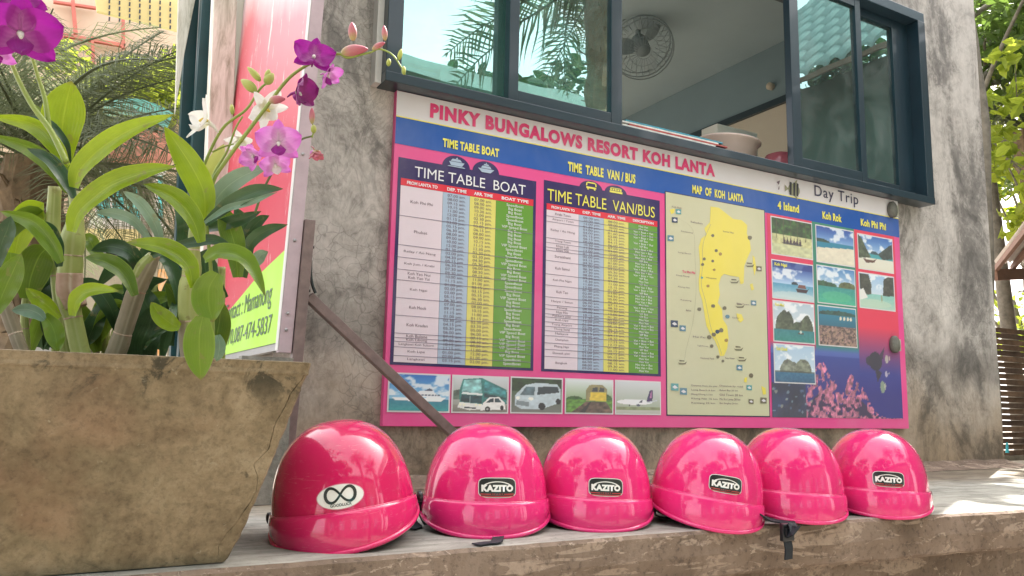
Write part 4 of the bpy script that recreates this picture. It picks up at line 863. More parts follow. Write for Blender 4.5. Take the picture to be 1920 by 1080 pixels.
h1 = helmet('crimson pink helmet with white oval infinity sticker, largest, beside the planter', (650, 1036), .142, -4, -8.5, 2, .001, True, lambda o: infinity_sticker(o, R(4), .084), 1.05)
h2 = helmet('pink helmet with black rectangular sticker, standing in front of the brown sloping brace', (908, 1009), .140, 2, .5, 1, 0, False, KZ(8, .086), 1.03)
h3 = helmet('level pink helmet with black rectangular sticker, under the airliner and train photos', (1111, 997), .140, 3, 2, 1, 0, False, KZ(8, .084))
h4 = helmet('tilted pink helmet with raised left side and black sticker, below the island map', (1317, 993), .140, 7, 9, 1, .0, False, KZ(9, .092))
h5 = helmet('pink helmet without any sticker, its black strap hanging over the ledge', (1477, 981), .140, 16, 3, 1, .002)
h6 = helmet('rightmost pink helmet with black rectangular sticker, farthest along the ledge', (1641, 970), .140, 10, 2, 1, 0, False, KZ(3, .086), 1.005)
def strap(h, name, pts, side, wd=.016, th=.002, mat=M_strap):
    b = MB(); b.ribbon(spline(pts, 14), side, wd, th); o = b.build(name, mat); pcw(o, h); return o
Zu = Vector((0, 0, 1))
strap(h5, 'chin_strap', [PZ(1420, 960, .03), PZ(1440, 973, .012), PZ(1462, 978, .006), PZ(1480, 982, .005), PZ(1484, 988, .004)+Vector((0, -.010, -.004)), Vector((PZ(1482, 990).x, 1.172, -.012))], (0.5, .8, .1), .024, .003)
b = MB(); q = Vector((PZ(1480, 990).x, 1.176, -.004)); b.box(q.x-.016, q.x+.016, q.y-.014, q.y-.004, q.z-.022, q.z+.012); pcw(b.build('buckle', M_black, bevel=.002), h5)
b = MB(); b.ribbon([(q.x+.001, q.y-.008, q.z-.018), (q.x+.003, q.y-.010, q.z-.036), (q.x+.004, q.y-.007, q.z-.058)], (1, 0, .1), .021, .003); pcw(b.build('strap_tail', M_strap), h5)
b = MB(); b.box(q.x-.011, q.x+.011, q.y-.018, q.y-.0141, q.z-.012, q.z+.004); pcw(b.build('buckle_slot', M_black, bevel=.001), h5)
strap(h2, 'chin_strap', [PZ(935, 1004, .004), PZ(930, 1016, .003), PZ(912, 1018, .003), PZ(892, 1021, .003)], (.3, 1, 0), .02)
strap(h2, 'chin_strap', [PZ(793, 940, .05), PZ(791, 958, .03), PZ(800, 978, .008), PZ(815, 985, .004)], (.8, -.5, 0), .016)
strap(h1, 'chin_strap', [PZ(768, 968, .02), PZ(776, 980, .008), PZ(782, 987, .003), PZ(770, 992, .003)], (1, .4, 0), .02)
strap(h4, 'chin_strap', [PZ(1226, 930, .05), PZ(1225, 952, .025), PZ(1232, 968, .008), PZ(1262, 972, .004), PZ(1290, 974, .004)], (.4, 1, 0), .018)
strap(h3, 'chin_strap', [PZ(1225, 950, .03), PZ(1226, 962, .012), PZ(1232, 966, .004)], (.4, 1, 0), .016)
strap(h6, 'chin_strap', [PZ(1585, 955, .014), PZ(1592, 962, .004), PZ(1600, 963, .003)], (.4, 1, 0), .016)

# ------------------------------------------------------------------ planter
plt_ = empty('concrete_planter', (-.2, 1.35, 0), 'tapered mossy brown concrete planter with a long crack near its right edge', 'planter')
PZT = .287; FY0, FY1 = 1.235, 1.155
def face_pt(px, py):
    # on the leaning front face
    d = ray(px, py); n_ = Vector((0, PZT, (FY0-FY1))).normalized(); p0 = Vector((0, FY0, 0)); t_ = (p0-CAM).dot(n_)/d.dot(n_); return CAM+d*t_
ck = [(1345, 165), (1330, 215), (1280, 275), (1250, 345), (1215, 400), (1195, 470), (1185, 520), (1115, 590), (1135, 640), (1130, 700), (1100, 760), (1070, 800), (1040, 850), (1000, 890), (965, 940), (960, 1000)]
ckp = [face_pt(x/2.348, 620+y/2.348) for x, y in ck]; cz_ = [p.z for p in ckp][::-1]; cx_ = [p.x for p in ckp][::-1]
def redge(z): 
    t_ = z/PZT; return .236+.083*t_**.92+.0022*mnoise.noise(Vector((z*60, 0, 0)))+.0012*mnoise.noise(Vector((z*200, 2, 0)))-.006*max(0, .03-z)/.03
rows = 64; vsA = []; G = .0006
b = MB()
for i in range(rows+1):
    z = .002+(PZT-.002)*i/rows; t_ = z/PZT; y = FY0+(FY1-FY0)*t_; xe = redge(z); xc = float(np.interp(z, cz_, cx_))+.0012*mnoise.noise(Vector((z*220, 7, 0))); xc = min(xc, xe-.004)
    gg = G*(1.2 if .01 < z < PZT-.012 else .25)*(.25+1.6*abs(mnoise.noise(Vector((z*70, 1, 5)))))
    wob = lambda x: .0016*mnoise.noise(Vector((x*14, z*14, 0)))
    row = [(x, y+wob(x), z) for x in np.linspace(-.78, xc-gg-.002, 24)]+[(xc-gg, y, z), (xc-gg, y+.006, z), (xc+gg, y+.006, z), (xc+gg, y, z), (xe-.003, y+.0005, z), (xe, y+.004, z), (xe+.004, y+.04, z), (xe+.004, y+.40-.16*t_*0, z)]
    vsA += row
n_ = 32
b.add(vsA, [(i*n_+k, i*n_+k+1, (i+1)*n_+k+1, (i+1)*n_+k) for i in range(rows) for k in range(n_-1)])
pcw(b.build('planter_wall', M_plant), plt_)
b = MB(); xr = redge(PZT)
yb = FY1+.40; b.box(-.80, -.78, FY1+.01, yb, .001, PZT); b.box(-.78, xr, yb-.001, yb+.03, .001, PZT-.001)
b.box(-.78, xr-.002, FY1+.003, FY1+.028, PZT-.018, PZT+.0015); b.box(xr-.03, xr-.001, FY1+.0285, yb, PZT-.018, PZT+.0014)
pcw(b.build('planter_rim', M_plant, bevel=.003), plt_)
b = MB(); vs = []
for i in range(40):
    for j in range(14): 
        x = -.775+(.98+.06)*i/39; vs.append((x, FY1+.02+(yb-FY1-.03)*j/13, .255+.008*mnoise.noise(Vector((i*.9, j*.9, 0)))))
b.add(vs, [(i*14+j, (i+1)*14+j, (i+1)*14+j+1, i*14+j+1) for i in range(39) for j in range(13)]); pcw(b.build('potting_bark', M_soil), plt_)

# ------------------------------------------------------------------ orchids
def leaf_obj(parent, pts, width, mat, depth=1.2, fold=.22, twist=0, name='leaf', tipp=1.0, basew=.42, n=20):
    """pts: (px, py[, depth offset]) base -> tip; width in photo pixels"""
    W = [P(p[0], p[1], depth+(p[2] if len(p) > 2 else 0)) for p in pts]; c_ = spline(W, n); wm = width*depth/FOC/2
    vs = []; uv = []; off = [-1, -.55, 0, .55, 1]
    for i, q in enumerate(c_):
        t_ = i/(n-1); tg = (c_[min(i+1, n-1)]-c_[max(i-1, 0)]).normalized(); vd = (q-CAM).normalized(); sv = tg.cross(vd); sv = sv.normalized() if sv.length > 1e-4 else RGT
        nn = sv.cross(tg).normalized(); th = R(twist); s2 = sv*math.cos(th)+nn*math.sin(th); n2 = nn*math.cos(th)-sv*math.sin(th)
        w_ = wm*(basew+(1-basew)*math.sin(min(1, t_/.5)*math.pi/2)) if t_ < .5 else wm*max(0, 1-((t_-.5)/.5)**(2.1*tipp))**.9
        if t_ >= 1: w_ = wm*.01
        for o_ in off:
            vs.append(q+s2*o_*w_-n2*(abs(o_)**1.3)*w_*fold*1.6+n2*.0006*math.sin(t_*23+o_*3)); uv.append((.5+.5*o_, t_))
    m_ = 5; b = MB(); b.add(vs, [(i*m_+j, i*m_+j+1, (i+1)*m_+j+1, (i+1)*m_+j) for i in range(n-1) for j in range(m_-1)], uv)
    o = b.build(name, mat, smooth=True); pcw(o, parent); return o
def cane(parent, pts, widths, mat, depth=1.22, nodes=(), name='cane'):
    W = [P(p[0], p[1], depth+(p[2] if len(p) > 2 else 0)) for p in pts]; n = 30; c_ = spline(W, n); rd = [w_*depth/FOC/2 for w_ in interp(widths, n)]
    for i in range(n):
        for nd in nodes:
            rd[i] *= 1-.10*math.exp(-((i/(n-1)-nd)/.018)**2)
    b = MB(); b.tube(c_, rd, 14); o = b.build(name, mat, smooth=True); pcw(o, parent)
    for nd in nodes:
        k = nd*(n-1); i = int(k); q = c_[i].lerp(c_[min(i+1, n-1)], k-i); tg = (c_[min(i+1, n-1)]-c_[max(i-1, 0)]).normalized(); r_ = float(np.interp(k, range(n), rd))
        b = MB(); b.tube([q-tg*.0016, q, q+tg*.0016], [r_*.97, r_*1.06, r_*.97], 14); nn_ = b.build('node_ring', M_husk, smooth=True); pcw(nn_, o)
    return o
def stem(parent, pts, depth, r0=.0022, r1=.0014, mat=None, n=40):
    W = [P(p[0], p[1], depth+(p[2] if len(p) > 2 else 0)) for p in pts]; c_ = spline(W, n)
    b = MB(); b.tube(c_, [r0+(r1-r0)*i/(n-1) for i in range(n)], 8); o = b.build('flower_stem', mat or M_stem, smooth=True); pcw(o, parent); return o
def petal_mb(L_, W_, cup=.2, bend=.2, ruf=.0, tip=1., n=9, m=8, notch=0):
    """petal along +x, width y, normal z"""
    b = MB(); vs = []; uv = []
    for i in range(n+1):
        t_ = i/n; w_ = W_*(math.sin(math.pi*min(1, t_*.98+.02)**(.72*tip))**.62); 
        if i == 0: w_ = W_*.12
        for j in range(m+1):
            s_ = j/m*2-1; x = L_*t_-notch*L_*(1-abs(s_))*(t_**6)
            z = cup*W_*(s_*s_)*.8+bend*L_*t_*t_+ruf*W_*math.sin(s_*5+t_*7)*t_
            vs.append(Vector((x, s_*w_, z))); uv.append((j/m, t_))
    b.add(vs, [(i*(m+1)+j, (i+1)*(m+1)+j, (i+1)*(m+1)+j+1, i*(m+1)+j+1) for i in range(n) for j in range(m)], uv); return b
def flower(parent, px, py, depth, size, facing, mat, lipmat, roll=0, close=0., label=None, petw=.46, sepw=.24, lip=True, tube_len=.25):
    """size: photo px across; facing: (right, up, towards camera)"""
    c_ = P(px, py, depth); vd = -(c_-CAM).normalized(); fz = (RGT*facing[0]+UPV*facing[1]+vd*facing[2]).normalized()
    up = UPV-fz*UPV.dot(fz); up = up.normalized() if up.length > .05 else RGT; rt = up.cross(fz).normalized()
    Rm = Matrix((rt, up, fz)).transposed().to_4x4() @ Matrix.Rotation(R(roll), 4, 'Z'); S = size*depth/FOC/2
    root = bpy.data.objects.new('flower', None); C.objects.link(root); root.empty_display_size = .01; root.matrix_world = Matrix.Translation(c_) @ Rm
    pcw(root, parent)
    if label: root['label'] = label
    def place(b, name, ang, mt, tilt=0):
        M_ = Matrix.Rotation(R(ang), 4, 'Z') @ Matrix.Rotation(-R(tilt), 4, 'Y')
        o = b.build(name, mt, root, smooth=True); o.matrix_local = M_; return o
    for a in (90, 215, 325): place(petal_mb(S*.95, S*sepw, .25, .10-.3*close, .04), 'sepal', a, mat, -4+close*62)
    for a in (22, 158): place(petal_mb(S*1.0, S*petw, .18, .12-.25*close, .10), 'petal', a, mat, 4+close*60)
    if lip:
        place(petal_mb(S*.62, S*.30, -.5, .35, .14, notch=.1), 'lip', 270, lipmat, 30)
        b = MB(); b.tube([Vector((0, 0, -.02*S)), Vector((0, -.02*S, .16*S)), Vector((0, -.10*S, .24*S))], [S*.085, S*.075, S*.03], 10); b.build('column', M_white if mat is not M_white else M_yel, root, smooth=True)
    b = MB(); b.tube([Vector((0, 0, 0)), Vector((0, -.05*S, -S*tube_len)), Vector((0, -.2*S, -S*tube_len*1.8))], [S*.09, S*.06, S*.03], 8); b.build('flower_neck', mat, root, smooth=True)
    return root
def bud(parent, p0, p1, width, depth, mat=None):
    a, c_ = P(*p0, depth), P(*p1, depth); w_ = width*depth/FOC/2
    n = 10; pts = [a.lerp(c_, i/n)+UPV*.0012*math.sin(i/n*3) for i in range(n+1)]; rd = [w_*max(.06, math.sin(math.pi*(.06+.92*(i/n)**.8))**.7) for i in range(n+1)]
    b = MB(); b.tube(pts, rd, 12); o = b.build('bud', mat or M_budp, smooth=True); pcw(o, parent); return o

# --- left plant
PLg = 'potted orchids in the concrete planter'
oA = empty('orchid_plant', P(145, 660, 1.22), 'large orchid with stout pale canes and magenta flowers, left half of the planter', 'orchid', PLg)
cane(oA, [(165, 700), (150, 655), (138, 600), (128, 550), (132, 500), (136, 450), (140, 425), (143, 390), (140, 360)], [30, 33, 33, 43, 44, 45, 34, 24, 22], M_cane, 1.215, (.26, .55))
hk = cane(oA, [(142, 577), (131, 545), (131, 512)], [40.5, 47, 45.5], M_husk, 1.214, (), 'dry_sheath')
cane(oA, [(128, 680, .05), (112, 560, .05), (100, 440, .05), (103, 350, .05)], [24, 26, 27, 24], M_cane, 1.22, (.45,))
cane(oA, [(58, 690), (40, 655), (22, 605), (6, 560), (-14, 510)], [22, 23, 26, 26, 20], M_caneB, 1.2, (.4, .7))
cane(oA, [(50, 690, .08), (48, 640, .08), (46, 590, .08), (52, 520, .08)], [16, 17, 15, 12], M_cane, 1.25, (.5,))
cane(oA, [(200, 700), (222, 650), (238, 600), (258, 540), (278, 500), (292, 478)], [34, 36, 33, 35, 30, 18], M_caneB, 1.24, (.3, .58))
cane(oA, [(262, 520), (272, 500), (288, 480)], [31, 31, 22], M_cane, 1.239, ())
cane(oA, [(140, 690, .1), (132, 640, .1), (126, 590, .1)], [22, 20, 14], M_caneB, 1.25, (.5,))
cane(oA, [(196, 690, .1), (198, 640, .1), (202, 590, .1), (198, 540, .1)], [15, 14, 12, 10], M_cane, 1.27, (.6,))
cane(oA, [(172, 690, .1), (180, 645, .1), (190, 600, .1)], [18, 20, 14], M_caneB, 1.25, (.5,))
A_, B_, C_, D_ = M_leafA, M_leafB, M_leafC, M_leafD
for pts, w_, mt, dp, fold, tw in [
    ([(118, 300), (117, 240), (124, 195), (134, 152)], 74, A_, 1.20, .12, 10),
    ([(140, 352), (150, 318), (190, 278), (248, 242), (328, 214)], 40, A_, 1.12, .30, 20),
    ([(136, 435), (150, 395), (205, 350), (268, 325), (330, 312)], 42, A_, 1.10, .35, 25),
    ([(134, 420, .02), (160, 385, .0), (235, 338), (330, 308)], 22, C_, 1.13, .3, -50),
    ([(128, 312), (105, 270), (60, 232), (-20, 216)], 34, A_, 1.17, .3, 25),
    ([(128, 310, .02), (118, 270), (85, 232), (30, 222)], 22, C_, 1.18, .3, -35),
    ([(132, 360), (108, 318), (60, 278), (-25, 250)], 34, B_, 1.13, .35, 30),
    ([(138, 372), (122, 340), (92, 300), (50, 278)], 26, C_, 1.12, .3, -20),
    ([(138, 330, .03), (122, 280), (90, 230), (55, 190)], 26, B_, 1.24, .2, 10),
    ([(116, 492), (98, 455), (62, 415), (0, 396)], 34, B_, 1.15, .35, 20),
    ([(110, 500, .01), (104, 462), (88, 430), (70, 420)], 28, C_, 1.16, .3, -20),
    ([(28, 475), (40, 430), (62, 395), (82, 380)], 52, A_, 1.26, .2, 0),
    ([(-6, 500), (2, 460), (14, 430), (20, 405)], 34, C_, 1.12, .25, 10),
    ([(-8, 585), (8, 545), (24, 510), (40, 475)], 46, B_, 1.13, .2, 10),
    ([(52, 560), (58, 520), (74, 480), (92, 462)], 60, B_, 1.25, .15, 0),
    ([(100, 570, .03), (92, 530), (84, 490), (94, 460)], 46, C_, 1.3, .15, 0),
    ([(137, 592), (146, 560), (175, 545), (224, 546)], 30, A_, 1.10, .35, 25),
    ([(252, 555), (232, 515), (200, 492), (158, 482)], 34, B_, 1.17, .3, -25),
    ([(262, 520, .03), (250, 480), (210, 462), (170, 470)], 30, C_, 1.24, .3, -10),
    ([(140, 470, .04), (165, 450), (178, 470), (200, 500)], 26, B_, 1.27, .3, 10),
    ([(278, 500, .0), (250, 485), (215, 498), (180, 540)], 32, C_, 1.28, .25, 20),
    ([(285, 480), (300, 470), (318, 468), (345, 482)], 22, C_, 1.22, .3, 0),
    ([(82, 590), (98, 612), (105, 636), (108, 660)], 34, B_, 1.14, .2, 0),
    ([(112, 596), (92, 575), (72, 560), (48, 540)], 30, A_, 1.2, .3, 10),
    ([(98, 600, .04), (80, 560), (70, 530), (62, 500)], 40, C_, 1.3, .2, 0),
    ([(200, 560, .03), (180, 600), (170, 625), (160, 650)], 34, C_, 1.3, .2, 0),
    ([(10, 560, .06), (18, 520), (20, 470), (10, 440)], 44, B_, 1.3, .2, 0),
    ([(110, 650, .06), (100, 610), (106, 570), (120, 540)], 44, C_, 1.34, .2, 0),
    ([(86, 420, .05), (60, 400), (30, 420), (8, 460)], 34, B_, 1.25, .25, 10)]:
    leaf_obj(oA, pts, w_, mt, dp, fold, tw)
leaf_obj(oA, [(84, 600), (72, 588), (50, 580), (22, 582)], 26, M_leafD, 1.13, .5, 10, 'pale_bract')
stem(oA, [(125, 305), (95, 245), (62, 200), (35, 150), (8, 85)], 1.13, .0042, .003); stem(oA, [(92, 240), (84, 185), (70, 140), (55, 88)], 1.14, .0036, .0025)
flower(oA, 38, 62, 1.06, 150, (.1, -.15, 1), M_mag, M_mag, 0, 0, 'large magenta flower facing the viewer', .56, .34)
flower(oA, 30, 0, 1.10, 118, (-.2, .3, 1), M_mag, M_mag, 20, .1, None, .55, .34)
flower(oA, -12, 96, 1.09, 90, (-.3, -.4, 1), M_lil, M_mag, 10, .2, 'paler magenta flower behind', .5, .3)

# --- right plant
oB = empty('orchid_plant', P(362, 670, 1.2), 'orchid with spray of purple and lilac flowers and leaf drooping over the planter rim', 'orchid', PLg)
cane(oB, [(368, 700), (366, 655), (354, 600), (355, 545), (360, 505), (363, 470), (366, 430), (372, 400)], [26, 30, 36, 40, 34, 24, 22, 18], M_cane, 1.2, (.28, .52, .72))
cane(oB, [(360, 700), (352, 655), (350, 600)], [27, 29, 31], M_caneB, 1.1985, ())
cane(oB, [(415, 700, .04), (413, 640, .04), (412, 560, .04), (415, 500, .04)], [16, 18, 20, 16], M_cane, 1.24, (.4,))
cane(oB, [(275, 690, .1), (280, 620, .1), (288, 560, .1), (290, 520, .1)], [16, 18, 16, 12], M_cane, 1.25, (.4,))
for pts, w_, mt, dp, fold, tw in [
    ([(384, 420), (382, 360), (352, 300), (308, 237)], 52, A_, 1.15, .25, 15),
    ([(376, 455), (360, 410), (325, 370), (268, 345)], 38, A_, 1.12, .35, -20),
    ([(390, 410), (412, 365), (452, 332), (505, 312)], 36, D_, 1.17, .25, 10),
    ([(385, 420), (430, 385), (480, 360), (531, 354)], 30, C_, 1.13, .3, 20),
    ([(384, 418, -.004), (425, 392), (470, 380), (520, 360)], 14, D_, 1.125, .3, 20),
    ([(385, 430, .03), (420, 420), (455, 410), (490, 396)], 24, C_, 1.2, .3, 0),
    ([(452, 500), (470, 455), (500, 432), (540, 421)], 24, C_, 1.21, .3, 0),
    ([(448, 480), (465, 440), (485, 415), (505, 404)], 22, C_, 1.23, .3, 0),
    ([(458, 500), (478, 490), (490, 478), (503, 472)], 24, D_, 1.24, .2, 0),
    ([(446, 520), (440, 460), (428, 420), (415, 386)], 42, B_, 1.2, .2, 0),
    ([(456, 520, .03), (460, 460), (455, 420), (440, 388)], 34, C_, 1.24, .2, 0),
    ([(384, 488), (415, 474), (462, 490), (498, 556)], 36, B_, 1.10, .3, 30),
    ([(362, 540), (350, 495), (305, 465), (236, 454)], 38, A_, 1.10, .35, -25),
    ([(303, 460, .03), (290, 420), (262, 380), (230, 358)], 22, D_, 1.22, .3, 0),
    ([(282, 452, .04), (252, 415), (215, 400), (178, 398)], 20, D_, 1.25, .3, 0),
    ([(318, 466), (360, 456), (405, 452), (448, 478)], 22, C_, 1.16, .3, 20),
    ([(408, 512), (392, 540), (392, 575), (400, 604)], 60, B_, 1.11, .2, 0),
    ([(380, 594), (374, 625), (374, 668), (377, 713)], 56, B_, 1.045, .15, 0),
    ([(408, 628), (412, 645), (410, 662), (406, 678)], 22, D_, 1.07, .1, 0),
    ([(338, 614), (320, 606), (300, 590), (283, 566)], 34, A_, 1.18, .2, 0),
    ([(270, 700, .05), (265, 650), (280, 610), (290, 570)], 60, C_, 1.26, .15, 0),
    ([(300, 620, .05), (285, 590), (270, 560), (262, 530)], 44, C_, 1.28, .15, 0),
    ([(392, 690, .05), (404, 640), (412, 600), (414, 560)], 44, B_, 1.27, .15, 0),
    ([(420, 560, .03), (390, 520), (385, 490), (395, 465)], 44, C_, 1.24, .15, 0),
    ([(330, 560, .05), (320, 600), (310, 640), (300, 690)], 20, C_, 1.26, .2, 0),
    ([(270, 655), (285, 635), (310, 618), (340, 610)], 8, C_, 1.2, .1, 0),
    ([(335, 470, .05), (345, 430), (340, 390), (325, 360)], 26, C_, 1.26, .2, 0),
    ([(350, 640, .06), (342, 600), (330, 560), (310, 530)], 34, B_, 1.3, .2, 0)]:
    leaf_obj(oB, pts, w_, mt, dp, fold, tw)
stem(oB, [(390, 420), (398, 345), (425, 300), (462, 250), (500, 200), (533, 156), (560, 132), (600, 110), (635, 101), (650, 108), (672, 104)], 1.16, .0032, .0018)
stem(oB, [(672, 104), (695, 98), (712, 92), (735, 102), (750, 122), (760, 140)], 1.16, .0016, .001)
stem(oB, [(478, 400), (490, 365), (508, 328), (530, 298), (562, 264), (585, 255)], 1.18, .002, .0014, M_stemD)
stem(oB, [(585, 258), (588, 245), (586, 232)], 1.18, .0012, .001)
flower(oB, 588, 108, 1.15, 86, (.1, .45, .8), M_mag, M_mag, -10, .05, 'purple flower seen from behind on the arching stem', .55, .3, True)
flower(oB, 612, 140, 1.16, 66, (.7, -.4, .3), M_lil, M_mag, 30, .45, None, .5, .3)
flower(oB, 556, 174, 1.13, 88, (1, -.05, .32), M_magD, M_magD, 10, .55, 'dark purple flower seen from the side', .62, .34)
bud(oB, (505, 190), (535, 186), 16, 1.135, M_budp)
flower(oB, 522, 268, 1.10, 92, (.0, -.05, 1), M_lil, M_mag, 0, 0, 'open lilac flower facing the viewer', .55, .3)
flower(oB, 516, 308, 1.12, 66, (.1, -.4, 1), M_lil, M_white, 15, .15, None, .5, .3)
flower(oB, 476, 292, 1.14, 62, (-.5, -.2, .7), M_lil, M_mag, 40, .3, None, .5, .34)
flower(oB, 590, 282, 1.18, 46, (.3, -1, .15), M_budp, M_lil, 0, .9, None, .5, .4)
for p0, p1, w_ in (((640, 100), (690, 92), 22), ((662, 76), (660, 42), 17), ((698, 94), (722, 80), 11), ((722, 76), (720, 48), 11), ((585, 232), (585, 202), 11)): bud(oB, p0, p1, w_, 1.16, M_budp)
for p0, p1, w_ in (((748, 112), (753, 92), 9), ((728, 124), (730, 110), 9), ((757, 140), (757, 124), 8), ((588, 250), (588, 234), 11)): bud(oB, p0, p1, w_, 1.16, M_budg)
lr = random.Random(21)
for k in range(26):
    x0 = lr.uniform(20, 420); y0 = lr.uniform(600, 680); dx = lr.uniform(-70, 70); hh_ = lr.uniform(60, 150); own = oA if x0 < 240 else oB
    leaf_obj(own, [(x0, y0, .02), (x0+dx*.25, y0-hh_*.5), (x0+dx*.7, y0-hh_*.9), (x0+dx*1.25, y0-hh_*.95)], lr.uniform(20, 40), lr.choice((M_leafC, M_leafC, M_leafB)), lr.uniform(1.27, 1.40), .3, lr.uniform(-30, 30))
for k in range(9):
    x0 = lr.uniform(20, 400); own = oA if x0 < 240 else oB
    cane(own, [(x0, 700, .1), (x0+lr.uniform(-12, 12), 640, .1), (x0+lr.uniform(-30, 30), lr.uniform(540, 590), .1)], [lr.uniform(12, 18), 17, 8], lr.choice((M_caneB, M_cane)), lr.uniform(1.24, 1.32), (.5,))
# --- white plant behind
oC = empty('orchid_plant', P(400, 640, 1.28), 'slender orchid with white flowers and yellow green buds behind the drooping leaf', 'orchid', PLg)
stem(oC, [(400, 660), (395, 500), (378, 340), (386, 302), (418, 240), (462, 205), (489, 165), (512, 150)], 1.2, .003, .0016)
stem(oC, [(385, 400), (400, 330), (425, 285), (442, 240), (455, 218)], 1.22, .002, .0014)
stem(oC, [(398, 285), (420, 275), (438, 270)], 1.2, .0015, .0012)
flower(oC, 388, 228, 1.17, 112, (-.75, .35, .45), M_white, M_white, 10, .35, 'white flower facing left', .3, .2)
flower(oC, 498, 204, 1.2, 92, (.5, -.2, .7), M_white, M_white, 50, .15, None, .34, .22)
flower(oC, 452, 262, 1.24, 64, (-.2, -.6, .7), M_white, M_white, 0, .3, None, .3, .22)
for p0, p1, w_ in (((480, 172), (452, 150), 19), ((488, 152), (464, 126), 13), ((498, 158), (513, 138), 18), ((500, 150), (505, 130), 12), ((436, 215), (434, 195), 9)): bud(oC, p0, p1, w_, 1.19, M_budg)
leaf_obj(oC, [(385, 350), (396, 320), (408, 295), (420, 270)], 26, M_budg, 1.25, .3, 0, 'pale_bract')

# ------------------------------------------------------------------ roadside sign, pole, brace
LEAN = math.tan(R(1.9))
sgn = empty('contact_sign', (.47, 1.93, .3), 'tall pink and lime green contact sign in a mauve frame left of the cement wall', 'sign')
SX, SY0, SY1, SZ0, SZ1 = .455, 1.955, 3.05, .352, 2.6
def sg(y, z, off=0): return (SX-off+(z-SZ0)*LEAN, y, z)
s = NT('sign_pink_glare'); f_ = s.noise(2.0, 5, .6, .4, stretch=(1, 2.5, .5)); sc = s.noise(7, 8, .65, 1.2, stretch=(1, 3.5, .8))
sx_ = s.n('ShaderNodeSeparateXYZ'); s.l(s.tc.outputs['Object'], sx_.inputs[0])
bs = s.ramp(s.math('ADD', s.math('MULTIPLY', s.math('SUBTRACT', sx_.outputs['Z'], s.math('MULTIPLY', s.math('SUBTRACT', sx_.outputs['Y'], 1.95), .42)), .7), s.math('MULTIPLY', s.math('SUBTRACT', f_, .5), .12)), [(.36, lin((196, 30, 62))), (.58, lin((200, 66, 88))), (.84, lin((206, 100, 112))), (.93, lin((222, 190, 190)))])  # slanted pale top is glare put into the print colour
bs = s.mix(s.ramp(sc, [(.615, K(0)), (.65, K(.75))]), bs, (.72, .66, .62)); s.col(bs); s.rough(.4); M_spink = s.m
M_slime = print_mat('sign_lime', lin((166, 224, 20)))
def splate(name, pts, off, mat, par=sgn):
    b = MB(); b.poly([sg(y, z, off) for y, z in pts]); o = b.build(name, mat); pcw(o, par); return o
b = MB(); 
for y0, y1 in ((SY0, SY1),):
    a = [sg(y0, SZ0), sg(y1, SZ0), sg(y1, SZ1), sg(y0, SZ1)]; c_ = [(p[0]+.02, p[1], p[2]) for p in a]; b.add(a+c_, [(0, 1, 2, 3), (7, 6, 5, 4), (0, 4, 5, 1), (1, 5, 6, 2), (2, 6, 7, 3), (3, 7, 4, 0)])
pcw(b.build('sign_sheet', M_steel), sgn)
splate('pink_print', [(SY0+.004, .39), (SY0+.004, SZ1), (SY1, SZ1), (SY1, .39)][::-1], .002, M_spink)
lime = splate('lime_print', [(SY0+.012, .37), (SY0+.012, .60), (2.25, .575), (2.6, .52), (SY1, .47), (SY1, .37)][::-1], .0035, M_slime)
def stext(s_, y0, y1, z0, z1, mat, bold):
    v, f = text_mesh(s_, bold, 'LEFT', 1.); mn, mx = v.min(0), v.max(0); q = (v-mn)/np.maximum(mx-mn, 1e-6); b = MB()
    b.add([sg(y0+(y1-y0)*a, z0+(z1-z0)*c_, .005) for a, c_, _ in q], f); pcw(b.build('lettering', mat), lime)
M_sdk = print_mat('sign_lettering', lin((40, 84, 40)))
stext('Contact : Mamanong', 2.72, 2.06, .462, .535, M_sdk, .0)
stext('062-0070,087-474-5837', 2.86, 2.03, .392, .447, M_sdk, .0)
b = MB()
def leanbox(b, x0, x1, y0, y1, z0, z1):
    b.add([(x+(z-SZ0)*LEAN, y, z) for x in (x0, x1) for y in (y0, y1) for z in (z0, z1)], [(0, 1, 3, 2), (4, 6, 7, 5), (0, 4, 5, 1), (2, 3, 7, 6), (0, 2, 6, 4), (1, 5, 7, 3)])
leanbox(b, SX-.004, SX+.028, SY0-.022, SY0-.001, .345, SZ1); pcw(b.build('frame_upright', M_mauve, bevel=.0015), sgn)
b = MB(); leanbox(b, SX-.006, SX-.0045, SY0-.021, SY0+.004, .35, SZ1); pcw(b.build('frame_edge', M_whitep), sgn)
for z in (.40, .62, .44, .84, 1.1):
    q = Vector((SX+.010+(z-SZ0)*LEAN, SY0-.022, z)); b = MB(); b.tube([q, q+Vector((0, -.002, 0)), q+Vector((0, -.0035, 0))], [.0042, .004, .0018], 8); pcw(b.build('screw', M_steel, smooth=True), sgn)
pol = empty('steel_post', (.5, 1.93, 0), 'brown painted steel post with a short top, bolted beside the sign frame', 'post')
b = MB(); leanbox(b, SX+.030, SX+.056, SY0-.028, SY0+.0, .0015, .676); pcw(b.build('post_tube', M_pole, bevel=.002), pol)
for z in (.61, .55, .50, .30): 
    q = Vector((SX+.056+(z-SZ0)*LEAN, SY0-.014, z)); b = MB(); b.tube([q, q+Vector((.005, 0, 0))], .004, 6); pcw(b.build('bolt', M_black), pol)
b = MB(); b.ribbon(spline([Vector((SX+.062, SY0-.02, .575)), Vector((SX+.064, SY0-.02, .54)), Vector((SX+.069, SY0-.02, .515)), Vector((SX+.078, SY0-.02, .495))], 10), (0, 1, 0), .012, .004); pcw(b.build('bent_bracket', M_black), pol)
brc = MB(); pA = PY(578, 556, SY0-.005); pB = PY(842, 806, SY0-.005); dr = (pB-pA).normalized(); pE = pA+dr*((pA.z-.012)/-dr.z)
